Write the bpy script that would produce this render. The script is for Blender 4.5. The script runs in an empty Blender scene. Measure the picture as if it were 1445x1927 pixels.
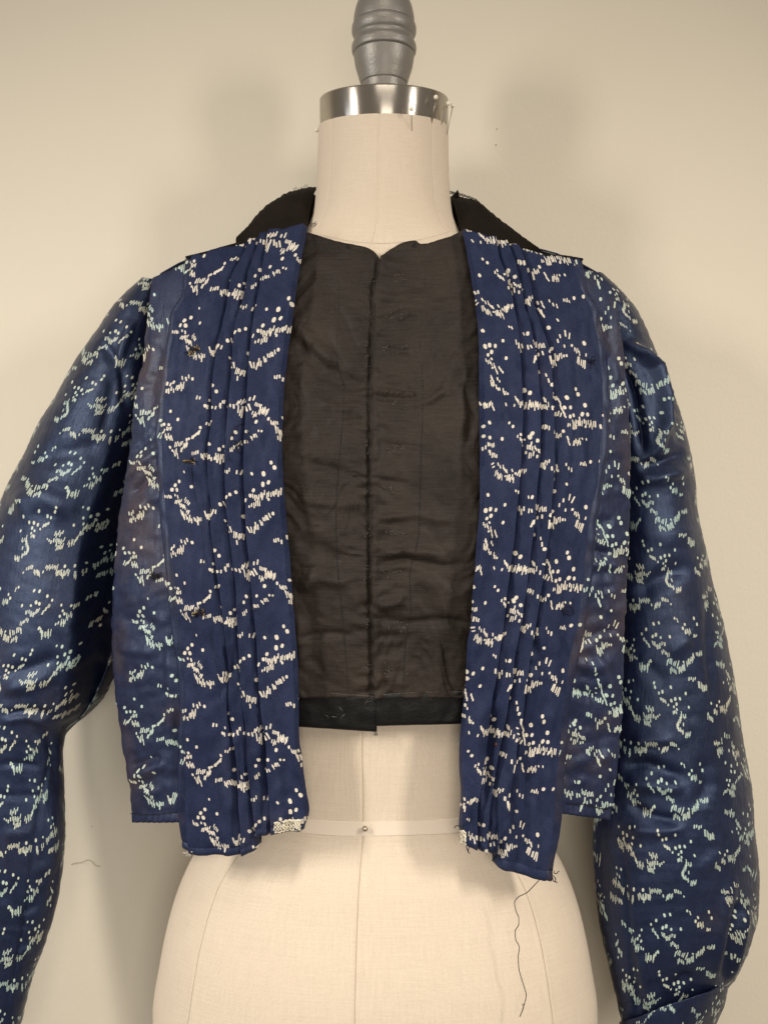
import bpy, math, random
import numpy as np
from mathutils import Vector
R = math.radians
rng = np.random.default_rng(7)
random.seed(7)
sc = bpy.context.scene
COL = sc.collection

# ------------------------------------------------------------------ camera
D = 0.85                      # camera to the axis of the dress form (m)
S = 0.0005                    # metres per photo pixel at the axis
W, H = 1445.0, 1927.0
cam_d = bpy.data.cameras.new("camera")
cam = bpy.data.objects.new("camera", cam_d); COL.objects.link(cam)
cam.location = (0, -D, 0); cam.rotation_euler = (R(90), 0, 0)
cam_d.sensor_fit = 'HORIZONTAL'; cam_d.sensor_width = 36
cam_d.lens = 18.0 / ((W/2*S)/D)
cam_d.clip_start = 0.02; cam_d.clip_end = 50
sc.camera = cam

# ------------------------------------------------------------------ world and lamps
w = bpy.data.worlds.new("World"); sc.world = w; w.use_nodes = True
w.node_tree.nodes['Background'].inputs[0].default_value = (1.0, 0.88, 0.74, 1)
w.node_tree.nodes['Background'].inputs[1].default_value = 0.265
def area(name, loc, target, sx, sy, power, color, spread):
    l = bpy.data.lights.new(name, 'AREA'); l.shape = 'RECTANGLE'; l.size = sx; l.size_y = sy
    l.energy = power; l.color = color; l.spread = R(spread)
    o = bpy.data.objects.new(name, l); COL.objects.link(o); o.location = loc
    o.rotation_euler = (Vector(target)-Vector(loc)).to_track_quat('-Z', 'Y').to_euler()
    return o
area('room_light', (0.12, -1.50, 0.0), (0.0, 0, -0.60), 0.50, 0.36, 3.1, (1.0, 0.92, 0.80), 110)
area('ceiling_lamp_light', (0.05, -0.95, 1.15), (0.0, 0, -0.50), 0.60, 0.30, 1.9, (1.0, 0.91, 0.78), 120)
area('ceiling_lamp_light', (-1.12, -0.90, 0.50), (0.0, -.05, -0.38), 0.16, 0.50, 4.1, (1.0, 0.92, 0.81), 88)
area('ceiling_lamp_light', (1.05, -0.93, 0.50), (0.0, -.05, -0.38), 0.16, 0.50, 3.5, (1.0, 0.92, 0.81), 88)
area('window_light', (-1.75, -1.0, -0.05), (-0.25, 0, -0.15), 0.6, 0.9, 3.2, (0.80, 0.90, 1.0), 150)

sc.view_settings.view_transform = 'Standard'; sc.view_settings.look = 'None'
sc.view_settings.exposure = 0.0; sc.view_settings.gamma = 1.0

# ------------------------------------------------------------------ helpers
def interp(pts):
    """smooth 1-D curve through (x,y) points, clamped ends (monotone-ish cubic)"""
    p = np.array(sorted(pts), float); X, Y = p[:, 0], p[:, 1]
    m = np.zeros(len(X)); d = np.diff(Y)/np.diff(X)
    m[0], m[-1] = d[0], d[-1]
    for i in range(1, len(X)-1):
        m[i] = 0 if d[i-1]*d[i] <= 0 else 2*d[i-1]*d[i]/(d[i-1]+d[i])
    def f(x):
        x = np.asarray(x, float); xc = np.clip(x, X[0], X[-1])
        i = np.clip(np.searchsorted(X, xc)-1, 0, len(X)-2)
        h = X[i+1]-X[i]; t = (xc-X[i])/h
        y = (2*t**3-3*t**2+1)*Y[i]+(t**3-2*t**2+t)*h*m[i]+(-2*t**3+3*t**2)*Y[i+1]+(t**3-t**2)*h*m[i+1]
        return y + np.where(x < X[0], (x-X[0])*m[0], 0) + np.where(x > X[-1], (x-X[-1])*m[-1], 0)
    return f
def line(vu):                 # u as a function of v from (u,v) points
    return interp([(b, a) for a, b in vu])
def P(u, v, y):
    u, v, y = np.broadcast_arrays(np.asarray(u, float), np.asarray(v, float), np.asarray(y, float))
    k = S*(D+y)/D
    return np.stack([(u-W/2)*k, y, (H/2-v)*k], -1)
_NT = rng.random((64, 64, 64))
def noise(p, scale, seed=0):
    """smooth value noise, -1..1"""
    p = np.asarray(p, float)*np.asarray(scale, float) + seed*17.31 + 100
    i = np.floor(p).astype(int); f = p-i; f = f*f*(3-2*f)
    def g(a, b, c): return _NT[(i[..., 0]+a) % 64, (i[..., 1]+b) % 64, (i[..., 2]+c) % 64]
    fx, fy, fz = f[..., 0], f[..., 1], f[..., 2]
    x0 = (g(0,0,0)*(1-fx)+g(1,0,0)*fx)*(1-fy)+(g(0,1,0)*(1-fx)+g(1,1,0)*fx)*fy
    x1 = (g(0,0,1)*(1-fx)+g(1,0,1)*fx)*(1-fy)+(g(0,1,1)*(1-fx)+g(1,1,1)*fx)*fy
    return 2*(x0*(1-fz)+x1*fz)-1
def sstep(a, b, x):
    t = np.clip((x-a)/(b-a), 0, 1); return t*t*(3-2*t)
def creases(u, v, segs):
    """sum of soft ridges (+) and valleys (-) along measured fold lines"""
    out = np.zeros_like(u)
    for (pts, wd, amp) in segs:
        best = np.full(u.shape, 1e9); tap = np.zeros_like(u)
        n = len(pts)-1
        for k in range(n):
            (x0, y0), (x1, y1) = pts[k], pts[k+1]
            dx, dy = x1-x0, y1-y0; L = dx*dx+dy*dy
            t = np.clip(((u-x0)*dx+(v-y0)*dy)/L, 0, 1)
            d = np.hypot(u-x0-t*dx, v-y0-t*dy)
            g = (k+t)/n; tp = np.clip(np.minimum(g, 1-g)*5, 0.0, 1)
            sel = d < best; best = np.where(sel, d, best); tap = np.where(sel, tp, tap)
        out += amp*np.exp(-(best/wd)**2)*tap
    return out
def grid_normals(V):
    du = np.gradient(V, axis=1); dv = np.gradient(V, axis=0)
    n = np.cross(du, dv); n /= np.linalg.norm(n, axis=-1, keepdims=True)+1e-12
    return n
def mesh_obj(name, verts, faces, mat, parent=None, uv=None, smooth=True, sharp=None, thick=0.0):
    me = bpy.data.meshes.new(name)
    me.from_pydata([tuple(map(float, p)) for p in verts], [], faces)
    if uv is not None:
        ul = me.uv_layers.new(name='UVMap')
        idx = np.empty(len(me.loops), int); me.loops.foreach_get('vertex_index', idx)
        ul.data.foreach_set('uv', np.asarray(uv, float)[idx].ravel())
    me.update()
    if smooth:
        me.polygons.foreach_set('use_smooth', [True]*len(me.polygons))
        if sharp: me.set_sharp_from_angle(angle=R(sharp))
    for m in (mat if isinstance(mat, (list, tuple)) else [mat]): me.materials.append(m)
    o = bpy.data.objects.new(name, me); COL.objects.link(o)
    if parent: o.parent = parent
    if thick:
        s = o.modifiers.new('thickness', 'SOLIDIFY'); s.thickness = thick; s.offset = -1
    return o
def grid_faces(r, c, wrap=False, flip=False):
    f = []
    for i in range(r-1):
        for j in range(c if wrap else c-1):
            a, b = i*c+j, i*c+(j+1) % c
            q = (a, a+c, b+c, b)
            f.append(q[::-1] if flip else q)
    return f
def grid_obj(name, V, mat, parent=None, uv=None, wrap=False, flip=False, sharp=None, thick=0.0):
    r, c = V.shape[:2]
    return mesh_obj(name, V.reshape(-1, 3), grid_faces(r, c, wrap, flip), mat, parent,
                    None if uv is None else uv.reshape(-1, 2), True, sharp, thick)
class MB:
    """collects tubes and balls into one mesh"""
    def __init__(s): s.v = []; s.f = []
    def tube(s, pts, r, k=6, caps=True):
        pts = np.asarray(pts, float); n = len(pts); base = len(s.v)
        t = np.gradient(pts, axis=0); t /= np.linalg.norm(t, axis=1, keepdims=True)+1e-12
        ref = np.array([0.13, 1, 0.07]); rr = np.broadcast_to(np.asarray(r, float), (n,))
        for i in range(n):
            a = np.cross(t[i], ref)
            if np.linalg.norm(a) < 1e-3: a = np.cross(t[i], [1, 0, 0])
            a /= np.linalg.norm(a); b = np.cross(t[i], a)
            for j in range(k):
                q = 2*math.pi*j/k
                s.v.append(pts[i]+rr[i]*(a*math.cos(q)+b*math.sin(q)))
        for i in range(n-1):
            for j in range(k):
                s.f.append((base+i*k+j, base+i*k+(j+1) % k, base+(i+1)*k+(j+1) % k, base+(i+1)*k+j))
        if caps:
            s.f.append(tuple(base+j for j in range(k))[::-1]); s.f.append(tuple(base+(n-1)*k+j for j in range(k)))
    def ball(s, c, r, n=10, m=7):
        base = len(s.v); c = np.asarray(c, float)
        for i in range(m+1):
            th = math.pi*i/m
            for j in range(n):
                q = 2*math.pi*j/n
                s.v.append(c+r*np.array([math.sin(th)*math.cos(q), math.sin(th)*math.sin(q), math.cos(th)]))
        for i in range(m):
            for j in range(n):
                s.f.append((base+i*n+j, base+(i+1)*n+j, base+(i+1)*n+(j+1) % n, base+i*n+(j+1) % n))
    def build(s, name, mat, parent=None): return mesh_obj(name, s.v, s.f, mat, parent)
def smooth_path(pts, n):
    pts = np.asarray(pts, float); s = np.arange(len(pts)); t = np.linspace(0, len(pts)-1, n)
    return np.stack([interp(list(zip(s, pts[:, k])))(t) for k in range(pts.shape[1])], -1)
def empty(name, loc=(0, 0, 0)):
    o = bpy.data.objects.new(name, None); COL.objects.link(o); o.location = loc; o.empty_display_size = 0.05
    return o
def tag(o, label=None, cat=None, group=None, kind=None):
    if label: o['label'] = label
    if cat: o['category'] = cat
    if group: o['group'] = group
    if kind: o['kind'] = kind
    return o

# ------------------------------------------------------------------ the dash-and-dot print, one repeat
# runs: x0,y0,x1,y1,count,length,lean ; dots: x,y,r   (5.07 units = one photo pixel)
RUN_L = """130 255 165 245 3 45 10;50 300 110 285 5 60 20;125 310 180 330 5 60 -5;165 415 185 445 2 32 -10;210 390 325 390 7 60 12;200 460 240 475 4 75 -8;
275 440 330 400 5 55 15;380 330 440 260 6 52 15;490 190 540 170 4 36 10;930 110 965 110 4 60 8;985 75 1075 65 7 75 12;945 15 985 15 4 42 8;1115 185 1170 190 5 50 -10;
1160 250 1215 290 6 75 -12;1185 330 1200 335 2 55 0;930 330 985 305 5 46 -15;835 380 900 360 5 40 -10;745 445 780 430 3 52 -8;375 470 435 455 4 50 5;465 495 545 505 7 66 -6;
560 530 590 520 2 50 0;600 510 670 500 6 82 4;615 550 665 540 3 50 0;295 648 295 648 1 38 -5;700 650 735 640 3 46 0;795 652 795 652 1 46 8;830 652 830 652 1 72 12;880 920 880 920 1 50 15;
945 890 1140 850 11 66 2;1030 880 1030 880 1 92 0;1150 860 1205 830 4 86 6;905 980 930 965 2 42 10;955 960 1005 950 4 80 5;200 870 230 885 2 38 -10;110 870 165 890 5 46 -20;200 935 260 925 5 46 10;
245 950 300 990 6 50 -10;300 915 335 950 4 42 30;260 1030 280 1050 3 42 -10;315 1025 330 1035 2 46 20;280 1070 350 1110 6 76 -4;370 1095 430 1110 5 52 -10;397 1130 397 1130 1 60 0;480 1050 500 1080 2 70 -15;
500 1080 545 1075 4 80 16;525 1020 585 1020 4 50 10;660 965 690 970 3 76 -8;705 890 705 890 1 42 20;655 1115 680 1135 2 40 -15;675 1190 710 1200 3 72 -10;735 1250 810 1270 6 76 5;755 1320 755 1320 1 55 0;
850 1165 850 1165 1 50 -5;880 1200 880 1200 1 70 -10;905 1210 965 1190 4 86 5;995 1140 1090 1060 7 62 -14;1105 1305 1170 1310 4 55 0;1215 1272 1215 1272 1 45 -8;230 1310 263 1320 2 48 -14;292 1297 292 1297 1 42 -10;
180 1410 240 1380 5 76 8;110 1375 155 1360 3 42 12;105 1440 160 1430 4 60 5;385 1500 415 1505 2 48 10;495 1525 495 1525 1 32 0;490 1590 520 1595 2 42 0;570 1597 570 1597 1 46 10;600 1575 640 1535 4 46 5;
718 1582 745 1590 2 48 -8;770 1550 850 1530 7 56 15;790 1630 815 1650 3 98 4;820 1600 820 1600 1 62 0;850 1600 900 1620 3 78 -20;890 1520 930 1508 2 58 10;995 1585 995 1585 1 46 15;1000 1620 1060 1635 4 60 -5"""
DOT_L = """148 75 14;218 150 16;50 158 16;66 203 15;104 200 14;145 203 14;330 345 13;350 338 12;445 230 14;970 178 19;1088 153 15;1200 125 14;535 385 16;785 278 18;757 335 16;890 270 15;1005 265 12;1035 270 11;690 455 13;
630 435 17;663 405 13;945 668 15;1055 668 24;1128 563 18;1160 610 22;1045 768 23;1102 750 19;955 825 18;920 875 18;1095 910 14;248 740 17;205 775 18;175 818 17;222 820 18;347 790 16;633 958 18;735 865 17;785 843 17;833 1075 19;1125 1045 17;
328 1322 15;537 1397 17;570 1448 18;470 1580 17;540 1597 13;612 1592 10;672 1578 14"""
RUN_R = """265 395 320 400 5 46 0;225 430 245 420 2 50 0;275 455 275 455 1 30 0;290 480 350 495 4 60 -5;315 573 325 603 2 36 60;370 575 395 600 2 46 -10;420 610 460 640 4 50 -10;350 660 415 700 6 66 0;465 705 525 710 6 82 0;
512 635 512 635 1 36 -20;560 670 600 650 5 70 8;610 640 640 630 3 46 8;555 830 575 843 2 36 -10;285 1150 325 1170 4 52 -10;350 1190 380 1260 6 46 -10;400 1215 425 1260 3 36 -10;320 1290 330 1340 4 46 -20;375 1320 395 1345 2 36 -10;
315 1370 340 1370 3 70 -4;360 1400 385 1425 3 50 -10;420 1440 440 1460 3 60 5;210 1548 245 1570 2 50 -20;285 1568 320 1612 2 46 -14;180 1610 190 1610 2 60 8;550 315 575 298 2 36 0;570 355 610 385 4 52 -10;680 385 680 385 1 72 8;650 410 690 430 3 62 0;
640 465 640 465 1 42 0;665 500 700 500 3 86 5;710 430 775 465 5 46 -10;735 505 760 500 2 42 0;685 890 685 890 1 42 -15;585 990 655 1015 5 70 0;700 1020 725 1020 2 60 0;755 1000 855 1010 7 66 0;740 1110 775 1080 3 90 14;795 1085 830 1075 2 50 -5;
530 1510 545 1530 2 50 -10;560 1560 630 1580 6 70 4;515 1580 515 1580 1 46 10;665 1560 755 1590 7 66 -4;710 1615 710 1615 1 52 0;790 1590 790 1590 1 60 0;805 1520 820 1530 2 50 -15;790 220 840 235 4 56 0;887 278 887 278 1 42 0;910 340 910 340 1 96 0;
930 300 960 310 3 66 -5;1015 335 1030 380 2 55 -20;785 580 850 550 5 60 5;815 610 815 610 1 50 0;875 620 905 590 2 52 0;905 670 915 690 2 80 -5;935 600 945 640 3 42 -10;925 720 925 720 1 36 0;1010 597 1065 635 3 48 -10;1145 570 1195 575 4 46 -5;
985 965 1012 920 2 46 0;1038 1013 1038 1013 1 42 0;1075 890 1105 915 2 76 12;890 1150 945 1180 5 96 -6;950 1120 1000 1110 4 80 0;1020 1105 1045 1105 2 42 0;1130 1050 1175 1070 4 60 -5;1150 1140 1220 1170 5 92 12;1240 1092 1240 1092 1 36 0;
785 1248 845 1283 2 46 -10;860 1340 860 1340 1 66 0;910 1480 960 1540 5 50 -10;888 1527 905 1580 2 34 -60;900 1645 960 1665 4 56 10;1060 180 1230 190 10 62 0;1130 170 1130 170 1 96 0;1240 200 1290 190 4 86 3;1020 210 1035 210 2 42 0;1060 230 1100 220 4 70 3;
960 20 995 125 6 40 -20;1075 380 1140 360 6 64 0;1157 335 1200 340 2 32 -20;1330 220 1352 210 2 55 0;235 30 310 10 6 70 4;440 10 440 10 1 46 -15;640 20 730 15 6 70 5;790 40 840 30 5 60 0;870 50 870 50 1 70 -10"""
DOT_R = """276 190 17;228 220 16;468 185 13;503 220 16;230 313 16;280 330 17;397 340 18;448 690 10;540 665 12;298 868 17;468 962 17;290 1018 22;333 1005 20;385 1012 18;343 1068 19;307 1093 16;335 1132 12;335 1215 11;458 1470 11;470 1132 17;
627 340 10;685 290 20;667 320 22;730 357 19;720 890 18;632 1425 22;675 1458 20;980 265 16;933 833 18;1027 767 15;1245 555 18;1325 548 17;1230 985 21;933 1028 17;898 1062 18;1108 1008 13;880 1385 16;908 1445 13;1110 1418 19;1130 1468 21;1018 1503 22;
1045 1598 18;993 1598 18;1190 220 13;1158 103 20;1207 107 18;1072 115 17;1037 130 17;1350 118 15;1187 18 20"""
TW, TH = 2480.0, 1557.0       # tile size in units
LW = 1280.0
RUN_S = """345 250 400 200 6 45 15;250 330 285 320 4 40 5;195 340 225 390 6 50 10;150 360 175 360 3 40 0;235 410 265 450 6 50 5;190 425 190 425 1 40 0;205 490 260 470 6 50 8;130 510 185 510 5 55 -10;505 310 580 310 5 55 10;440 355 465 370 2 28 0;490 385 510 370 2 55 5;535 370 620 375 7 50 8;
555 410 555 410 1 40 0;570 440 630 420 5 65 8;680 405 740 400 5 70 5;750 370 770 330 3 60 8;765 310 800 320 3 45 8;785 270 860 230 7 70 6;890 240 950 200 6 60 5;890 280 945 250 5 50 5;315 620 375 600 4 45 15;410 640 480 665 6 60 -8;508 655 508 655 1 36 10;525 610 645 620 9 50 10;
650 670 790 680 11 70 5;740 710 740 710 1 60 0;855 690 880 720 4 70 0;915 690 940 680 3 55 5;970 640 1020 600 5 70 0;1030 590 1110 550 6 70 5;1005 520 1035 500 2 40 15;1020 740 1075 720 5 55 5;1105 720 1185 690 6 75 0;255 790 255 790 1 45 20;140 890 200 885 5 60 0;70 930 105 925 3 36 -8;
455 1010 500 1005 4 45 5;515 1035 590 1010 7 60 10;635 1030 690 975 6 45 20;40 1080 115 1085 6 45 0;155 1110 245 1170 8 65 5;285 1210 355 1240 6 75 0;345 1180 470 1170 8 60 -15;395 1250 450 1240 4 65 5;435 1100 505 1080 6 50 5;680 1190 700 1210 2 50 -10;705 1240 795 1225 7 75 0;
915 1085 965 1075 4 65 0;960 1010 985 995 3 60 10;1020 945 1070 930 4 55 5;820 1150 845 1140 2 40 10;870 1145 920 1150 5 70 0;1170 1100 1215 1130 4 45 -10;1130 1220 1190 1190 5 65 8;175 1305 255 1300 4 45 -15;50 1385 150 1360 8 70 -5"""
DOT_S = """443 75 15;440 112 16;263 103 16;105 150 16;365 148 17;407 162 14;182 200 16;236 205 18;284 222 18;230 250 16;95 270 13;265 275 13;238 297 12;690 62 12;753 75 19;740 165 16;813 150 19;862 133 18;865 183 16;668 233 16;768 222 15;910 80 14;325 262 12;288 645 10;725 617 18;835 618 18;920 600 12;1028 443 14;970 455 14;
50 767 15;30 820 15;182 825 14;215 860 16;285 772 13;473 817 15;535 828 17;635 880 17;385 940 16;487 950 14;535 927 20;575 943 18;700 923 14;655 1168 17;852 1032 14;838 1080 15;880 1062 16;928 993 15;818 978 13;1190 1035 12;1205 1250 14;285 1160 12"""
RUN_T = """505 190 600 270 8 60 10;610 310 725 310 8 80 0;780 340 835 335 5 65 5;850 420 930 380 6 75 10;90 400 145 490 7 70 -20;190 420 230 470 5 50 -15;265 430 345 370 8 60 10;390 380 390 380 1 45 10;415 410 460 405 4 50 0;570 570 655 575 3 60 0;515 640 515 640 1 50 -15;460 690 520 670 5 50 0;350 750 445 750 7 75 0;455 790 515 740 5 70 0;
715 615 715 650 2 40 10;760 655 845 660 7 50 10;715 720 800 740 7 80 15;780 780 780 780 1 60 5;75 930 180 900 9 80 8;190 960 235 930 4 90 8;235 880 285 870 4 60 10;0 1040 80 970 6 80 15;140 985 160 985 2 40 0;390 975 450 1000 5 50 -20;495 1020 520 1040 2 36 -20;530 1080 605 1090 6 75 15;560 1150 645 1140 6 85 15;670 1115 670 1115 1 36 0;690 1140 740 1150 4 45 -10;
575 1365 645 1345 4 75 0;680 1340 725 1335 4 55 0;445 1490 540 1410 7 55 -15;105 1490 155 1520 4 80 -10;170 1535 330 1550 11 75 0;265 1610 310 1610 4 80 5;345 1610 372 1615 2 50 0;185 1570 185 1570 1 45 0;410 1565 495 1590 6 60 -10;10 1490 70 1520 4 80 0"""
DOT_T = """733 232 17;777 275 17;865 255 16;592 722 17;430 853 20;678 848 18;572 875 18;511 933 21;590 933 18;343 957 11;375 945 14;628 1025 17;676 1022 15;652 1070 16;200 1243 16;172 1287 17;250 1347 22;372 1335 18;84 1414 14;201 1423 17;246 1438 20;335 1485 18;368 1528 18;530 1490 15;505 1530 15;628 1525 13;272 263 13;307 148 12;113 790 13;155 808 15;186 817 13;232 797 13;40 822 13;100 858 12;315 843 13;210 663 15;158 708 17"""
SW, SH = 2150.0, 1290.0
def make_print(name, tw, th, sets, thin):
    nx, ny = int(tw/2), int(th/2)
    img = np.zeros((ny, nx), np.float32)
    prng = np.random.default_rng(3)
    def capsule(x, y, L, wd, ang):
        x *= nx/tw; y *= ny/th; L *= 0.5; wd *= 0.5
        a = math.radians(ang); hx, hy = math.sin(a)*max(L/2-wd*.85, .01), -math.cos(a)*max(L/2-wd*.85, .01)
        m = int(L/2+wd+4)
        xs = np.arange(int(x)-m, int(x)+m+1); ys = np.arange(int(y)-m, int(y)+m+1)
        X, Y = np.meshgrid(xs-x, ys-y)
        t = np.clip((X*hx+Y*hy)/max(hx*hx+hy*hy, 1e-6), -1, 1)
        d = np.hypot(X-t*hx, Y-t*hy)
        c = np.clip((wd-d)/1.2+0.5, 0, 1)
        iy, ix = np.ix_(ys % ny, xs % nx)
        img[iy, ix] = np.maximum(img[iy, ix], c)
    for runs, dots, off, shear, k in sets:
        for r in runs.replace('\n', '').split(';'):
            x0, y0, x1, y1, n, L, lean = map(float, r.split()); n = int(n)
            for i in range(n):
                t = i/(n-1) if n > 1 else 0.5
                jx, jy = prng.normal(0, 1.5), (prng.normal(0, 1)+(1 if i % 2 else -1)*.7)*L*0.11*(n > 2)
                step = math.hypot(x1-x0, y1-y0)/max(n-1, 1) if n > 1 else 22
                wd = np.clip(step*0.285, 4.6, 6.7)*prng.uniform(.88, 1.15)*thin
                px_, py_ = x0+(x1-x0)*t+jx, y0+(y1-y0)*t+jy
                capsule(off+k*(px_-shear*py_), k*py_, k*L*prng.uniform(.58, .92), k*wd, lean+prng.normal(0, 5))
        for d in dots.replace('\n', '').split(';'):
            x, y, r = map(float, d.split())
            capsule(off+k*(x-shear*y), k*y, k*r*2*prng.uniform(.86, 1.0)*thin, k*r*0.76*thin, prng.uniform(-25, 25))
    im = bpy.data.images.new(name, nx, ny, float_buffer=False)
    im.colorspace_settings.name = 'Non-Color'
    px = np.ones((ny, nx, 4), np.float32); px[..., :3] = img[::-1, :, None]
    im.pixels.foreach_set(px.ravel()); im.update()
    return im
PRINT = make_print('print_repeat', TW, TH, ((RUN_L, DOT_L, 0.0, 0, 1), (RUN_R, DOT_R, LW-180.0, 0, 1)), 1.0)
PRINT_S = make_print('print_repeat_wide', SW, SH, ((RUN_S, DOT_S, 210.0, .1705, 1), (RUN_T, DOT_T, 1380.0, 0, .866)), .95)
def print_uv(tu, tv):         # tile coordinates in photo pixels -> uv
    return np.stack([tu*5.07/TW, 1-tv*5.07/TH], -1)
def print_uv_s(tu, tv):
    return np.stack([tu*5.07/SW, 1-tv*5.07/SH], -1)

# ------------------------------------------------------------------ materials
class NT:
    def __init__(s, name):
        s.m = bpy.data.materials.new(name); s.m.use_nodes = True
        s.t = s.m.node_tree; s.n = s.t.nodes; s.l = s.t.links
        s.b = s.n['Principled BSDF']
    def new(s, t, **k):
        o = s.n.new(t)
        for a, b in k.items(): setattr(o, a, b)
        return o
    def link(s, a, b): s.l.new(a, b)
    def mapping(s, src, scale, rot=(0, 0, 0)):
        m = s.new('ShaderNodeMapping'); s.link(src, m.inputs['Vector'])
        m.inputs['Scale'].default_value = scale; m.inputs['Rotation'].default_value = rot
        return m.outputs[0]
    def noise(s, vec, scale, detail=3, rough=.55):
        o = s.new('ShaderNodeTexNoise'); s.link(vec, o.inputs['Vector'])
        o.inputs['Scale'].default_value = scale; o.inputs['Detail'].default_value = detail; o.inputs['Roughness'].default_value = rough
        return o.outputs['Fac']
    def wave(s, vec, scale, axis, dist=0.0):
        o = s.new('ShaderNodeTexWave', bands_direction=axis); s.link(vec, o.inputs['Vector'])
        o.inputs['Scale'].default_value = scale; o.inputs['Distortion'].default_value = dist
        o.inputs['Detail'].default_value = 1.0; o.inputs['Detail Scale'].default_value = 0.3
        return o.outputs['Fac']
    def ramp(s, fac, stops):
        o = s.new('ShaderNodeValToRGB'); s.link(fac, o.inputs[0])
        e = o.color_ramp.elements
        e[0].position, e[0].color = stops[0][0], (*stops[0][1], 1)
        e[1].position, e[1].color = stops[-1][0], (*stops[-1][1], 1)
        for p, c in stops[1:-1]:
            x = e.new(p); x.color = (*c, 1)
        return o.outputs[0]
    def math(s, op, a, b):
        o = s.new('ShaderNodeMath', operation=op)
        for i, x in enumerate((a, b)):
            if isinstance(x, (int, float)): o.inputs[i].default_value = x
            else: s.link(x, o.inputs[i])
        return o.outputs[0]
    def mix(s, fac, a, b, mode='MIX'):
        o = s.new('ShaderNodeMix', data_type='RGBA', blend_type=mode)
        if isinstance(fac, (int, float)): o.inputs[0].default_value = fac
        else: s.link(fac, o.inputs[0])
        for i, x in ((6, a), (7, b)):
            if isinstance(x, tuple): o.inputs[i].default_value = (*x, 1)
            else: s.link(x, o.inputs[i])
        return o.outputs[2]
    def bump(s, h, strength, dist):
        o = s.new('ShaderNodeBump'); s.link(h, o.inputs['Height'])
        o.inputs['Strength'].default_value = strength; o.inputs['Distance'].default_value = dist
        s.link(o.outputs[0], s.b.inputs['Normal']); return o
    def set(s, **k):
        for a, b in k.items():
            i = s.b.inputs[a.replace('_', ' ')]
            if isinstance(b, tuple): i.default_value = (*b, 1) if len(b) == 3 else b
            elif isinstance(b, (int, float)): i.default_value = b
            else: s.link(b, i)
    def uv(s): return s.new('ShaderNodeTexCoord').outputs['UV']
    def obj(s): return s.new('ShaderNodeTexCoord').outputs['Object']

def printed_silk(name, ground, ground2, faded, fade_lo, ink, ink2, rough, spec, tint, sheen, image=None, gain=1.0):
    t = NT(name); uv = t.uv(); ob = t.obj()
    im = t.new('ShaderNodeTexImage'); im.image = image or PRINT; im.extension = 'REPEAT'; im.interpolation = 'Linear'
    t.link(uv, im.inputs[0])
    big = t.noise(ob, 9, 3, .6)
    patch = t.noise(ob, 14, 4, .6)
    g = t.mix(t.ramp(big, [(.35, (0, 0, 0)), (.65, (1, 1, 1))]), ground, ground2)
    g = t.mix(t.ramp(patch, [(fade_lo, (0, 0, 0)), (fade_lo+.16, (1, 1, 1))]), g, faded)
    muv = t.mapping(uv, (0.245, 0.154, 1))            # metres on the cloth
    slub = t.noise(t.mapping(muv, (260, 1500, 1)), 1.0, 2)
    fine = t.noise(t.mapping(muv, (1400, 1400, 1)), 1.0, 1)
    grain = t.math('ADD', t.math('MULTIPLY', t.math('ADD', slub, fine), .34), t.math('MULTIPLY', t.noise(ob, 75, 4, .65), .34))
    g = t.mix(t.ramp(grain, [(.36, (0, 0, 0)), (.66, (1, 1, 1))]), t.mix(1.0, g, tuple(x**gain for x in (.58, .60, .66)), 'MULTIPLY'), t.mix(1.0, g, tuple(x**gain for x in (1.65, 1.6, 1.48)), 'MULTIPLY'))
    k = t.mix(t.ramp(patch, [(.40, (0, 0, 0)), (.62, (1, 1, 1))]), ink, ink2)
    c = t.mix(im.outputs[0], g, k)
    rgh = t.math('ADD', rough-.09, t.math('MULTIPLY', grain, .18))
    t.set(Base_Color=c, Roughness=rgh, Specular_IOR_Level=t.math('MULTIPLY', t.math('ADD', grain, .5), spec), Sheen_Weight=sheen, Sheen_Roughness=.4)
    t.b.inputs['Specular Tint'].default_value = (*tint, 1)
    t.b.inputs['Sheen Tint'].default_value = (.55, .65, 1, 1)
    h = t.math('ADD', t.math('MULTIPLY', slub, .45), t.math('MULTIPLY', fine, .35))
    rg = t.new('ShaderNodeTexNoise', noise_type='RIDGED_MULTIFRACTAL'); t.link(ob, rg.inputs['Vector'])
    rg.inputs['Scale'].default_value = 17; rg.inputs['Detail'].default_value = 4; rg.inputs['Roughness'].default_value = .5
    rg.inputs['Distortion'].default_value = .6
    h = t.math('ADD', h, t.math('MULTIPLY', rg.outputs['Fac'], .35))
    h = t.math('ADD', h, t.math('MULTIPLY', t.noise(t.mapping(muv, (240, 55, 1)), 1.0, 3), 1.0))
    t.bump(h, .42, .0011)
    return t.m
NAVY_F, NAVY_F2 = (.0130, .0180, .047), (.0180, .0240, .058)
M_FRONT = printed_silk('printed_silk_inner_face', NAVY_F, NAVY_F2, (.031, .034, .066), .62, (.62, .57, .485), (.63, .58, .50), .50, .11, (.7, .8, 1), .0)
M_SATIN = printed_silk('printed_silk_satin', (.0044, .0064, .0215), (.0075, .0110, .033), (.015, .0145, .029), .56, (.40, .52, .46), (.56, .55, .43), .41, .60, (.48, .64, 1), .0, PRINT_S, 1.35)
M_SIDE = printed_silk('printed_silk_faded', (.0095, .0130, .038), (.014, .0185, .048), (.037, .0285, .040), .47, (.44, .56, .50), (.58, .55, .44), .42, .40, (.62, .75, 1), .0)

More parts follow.
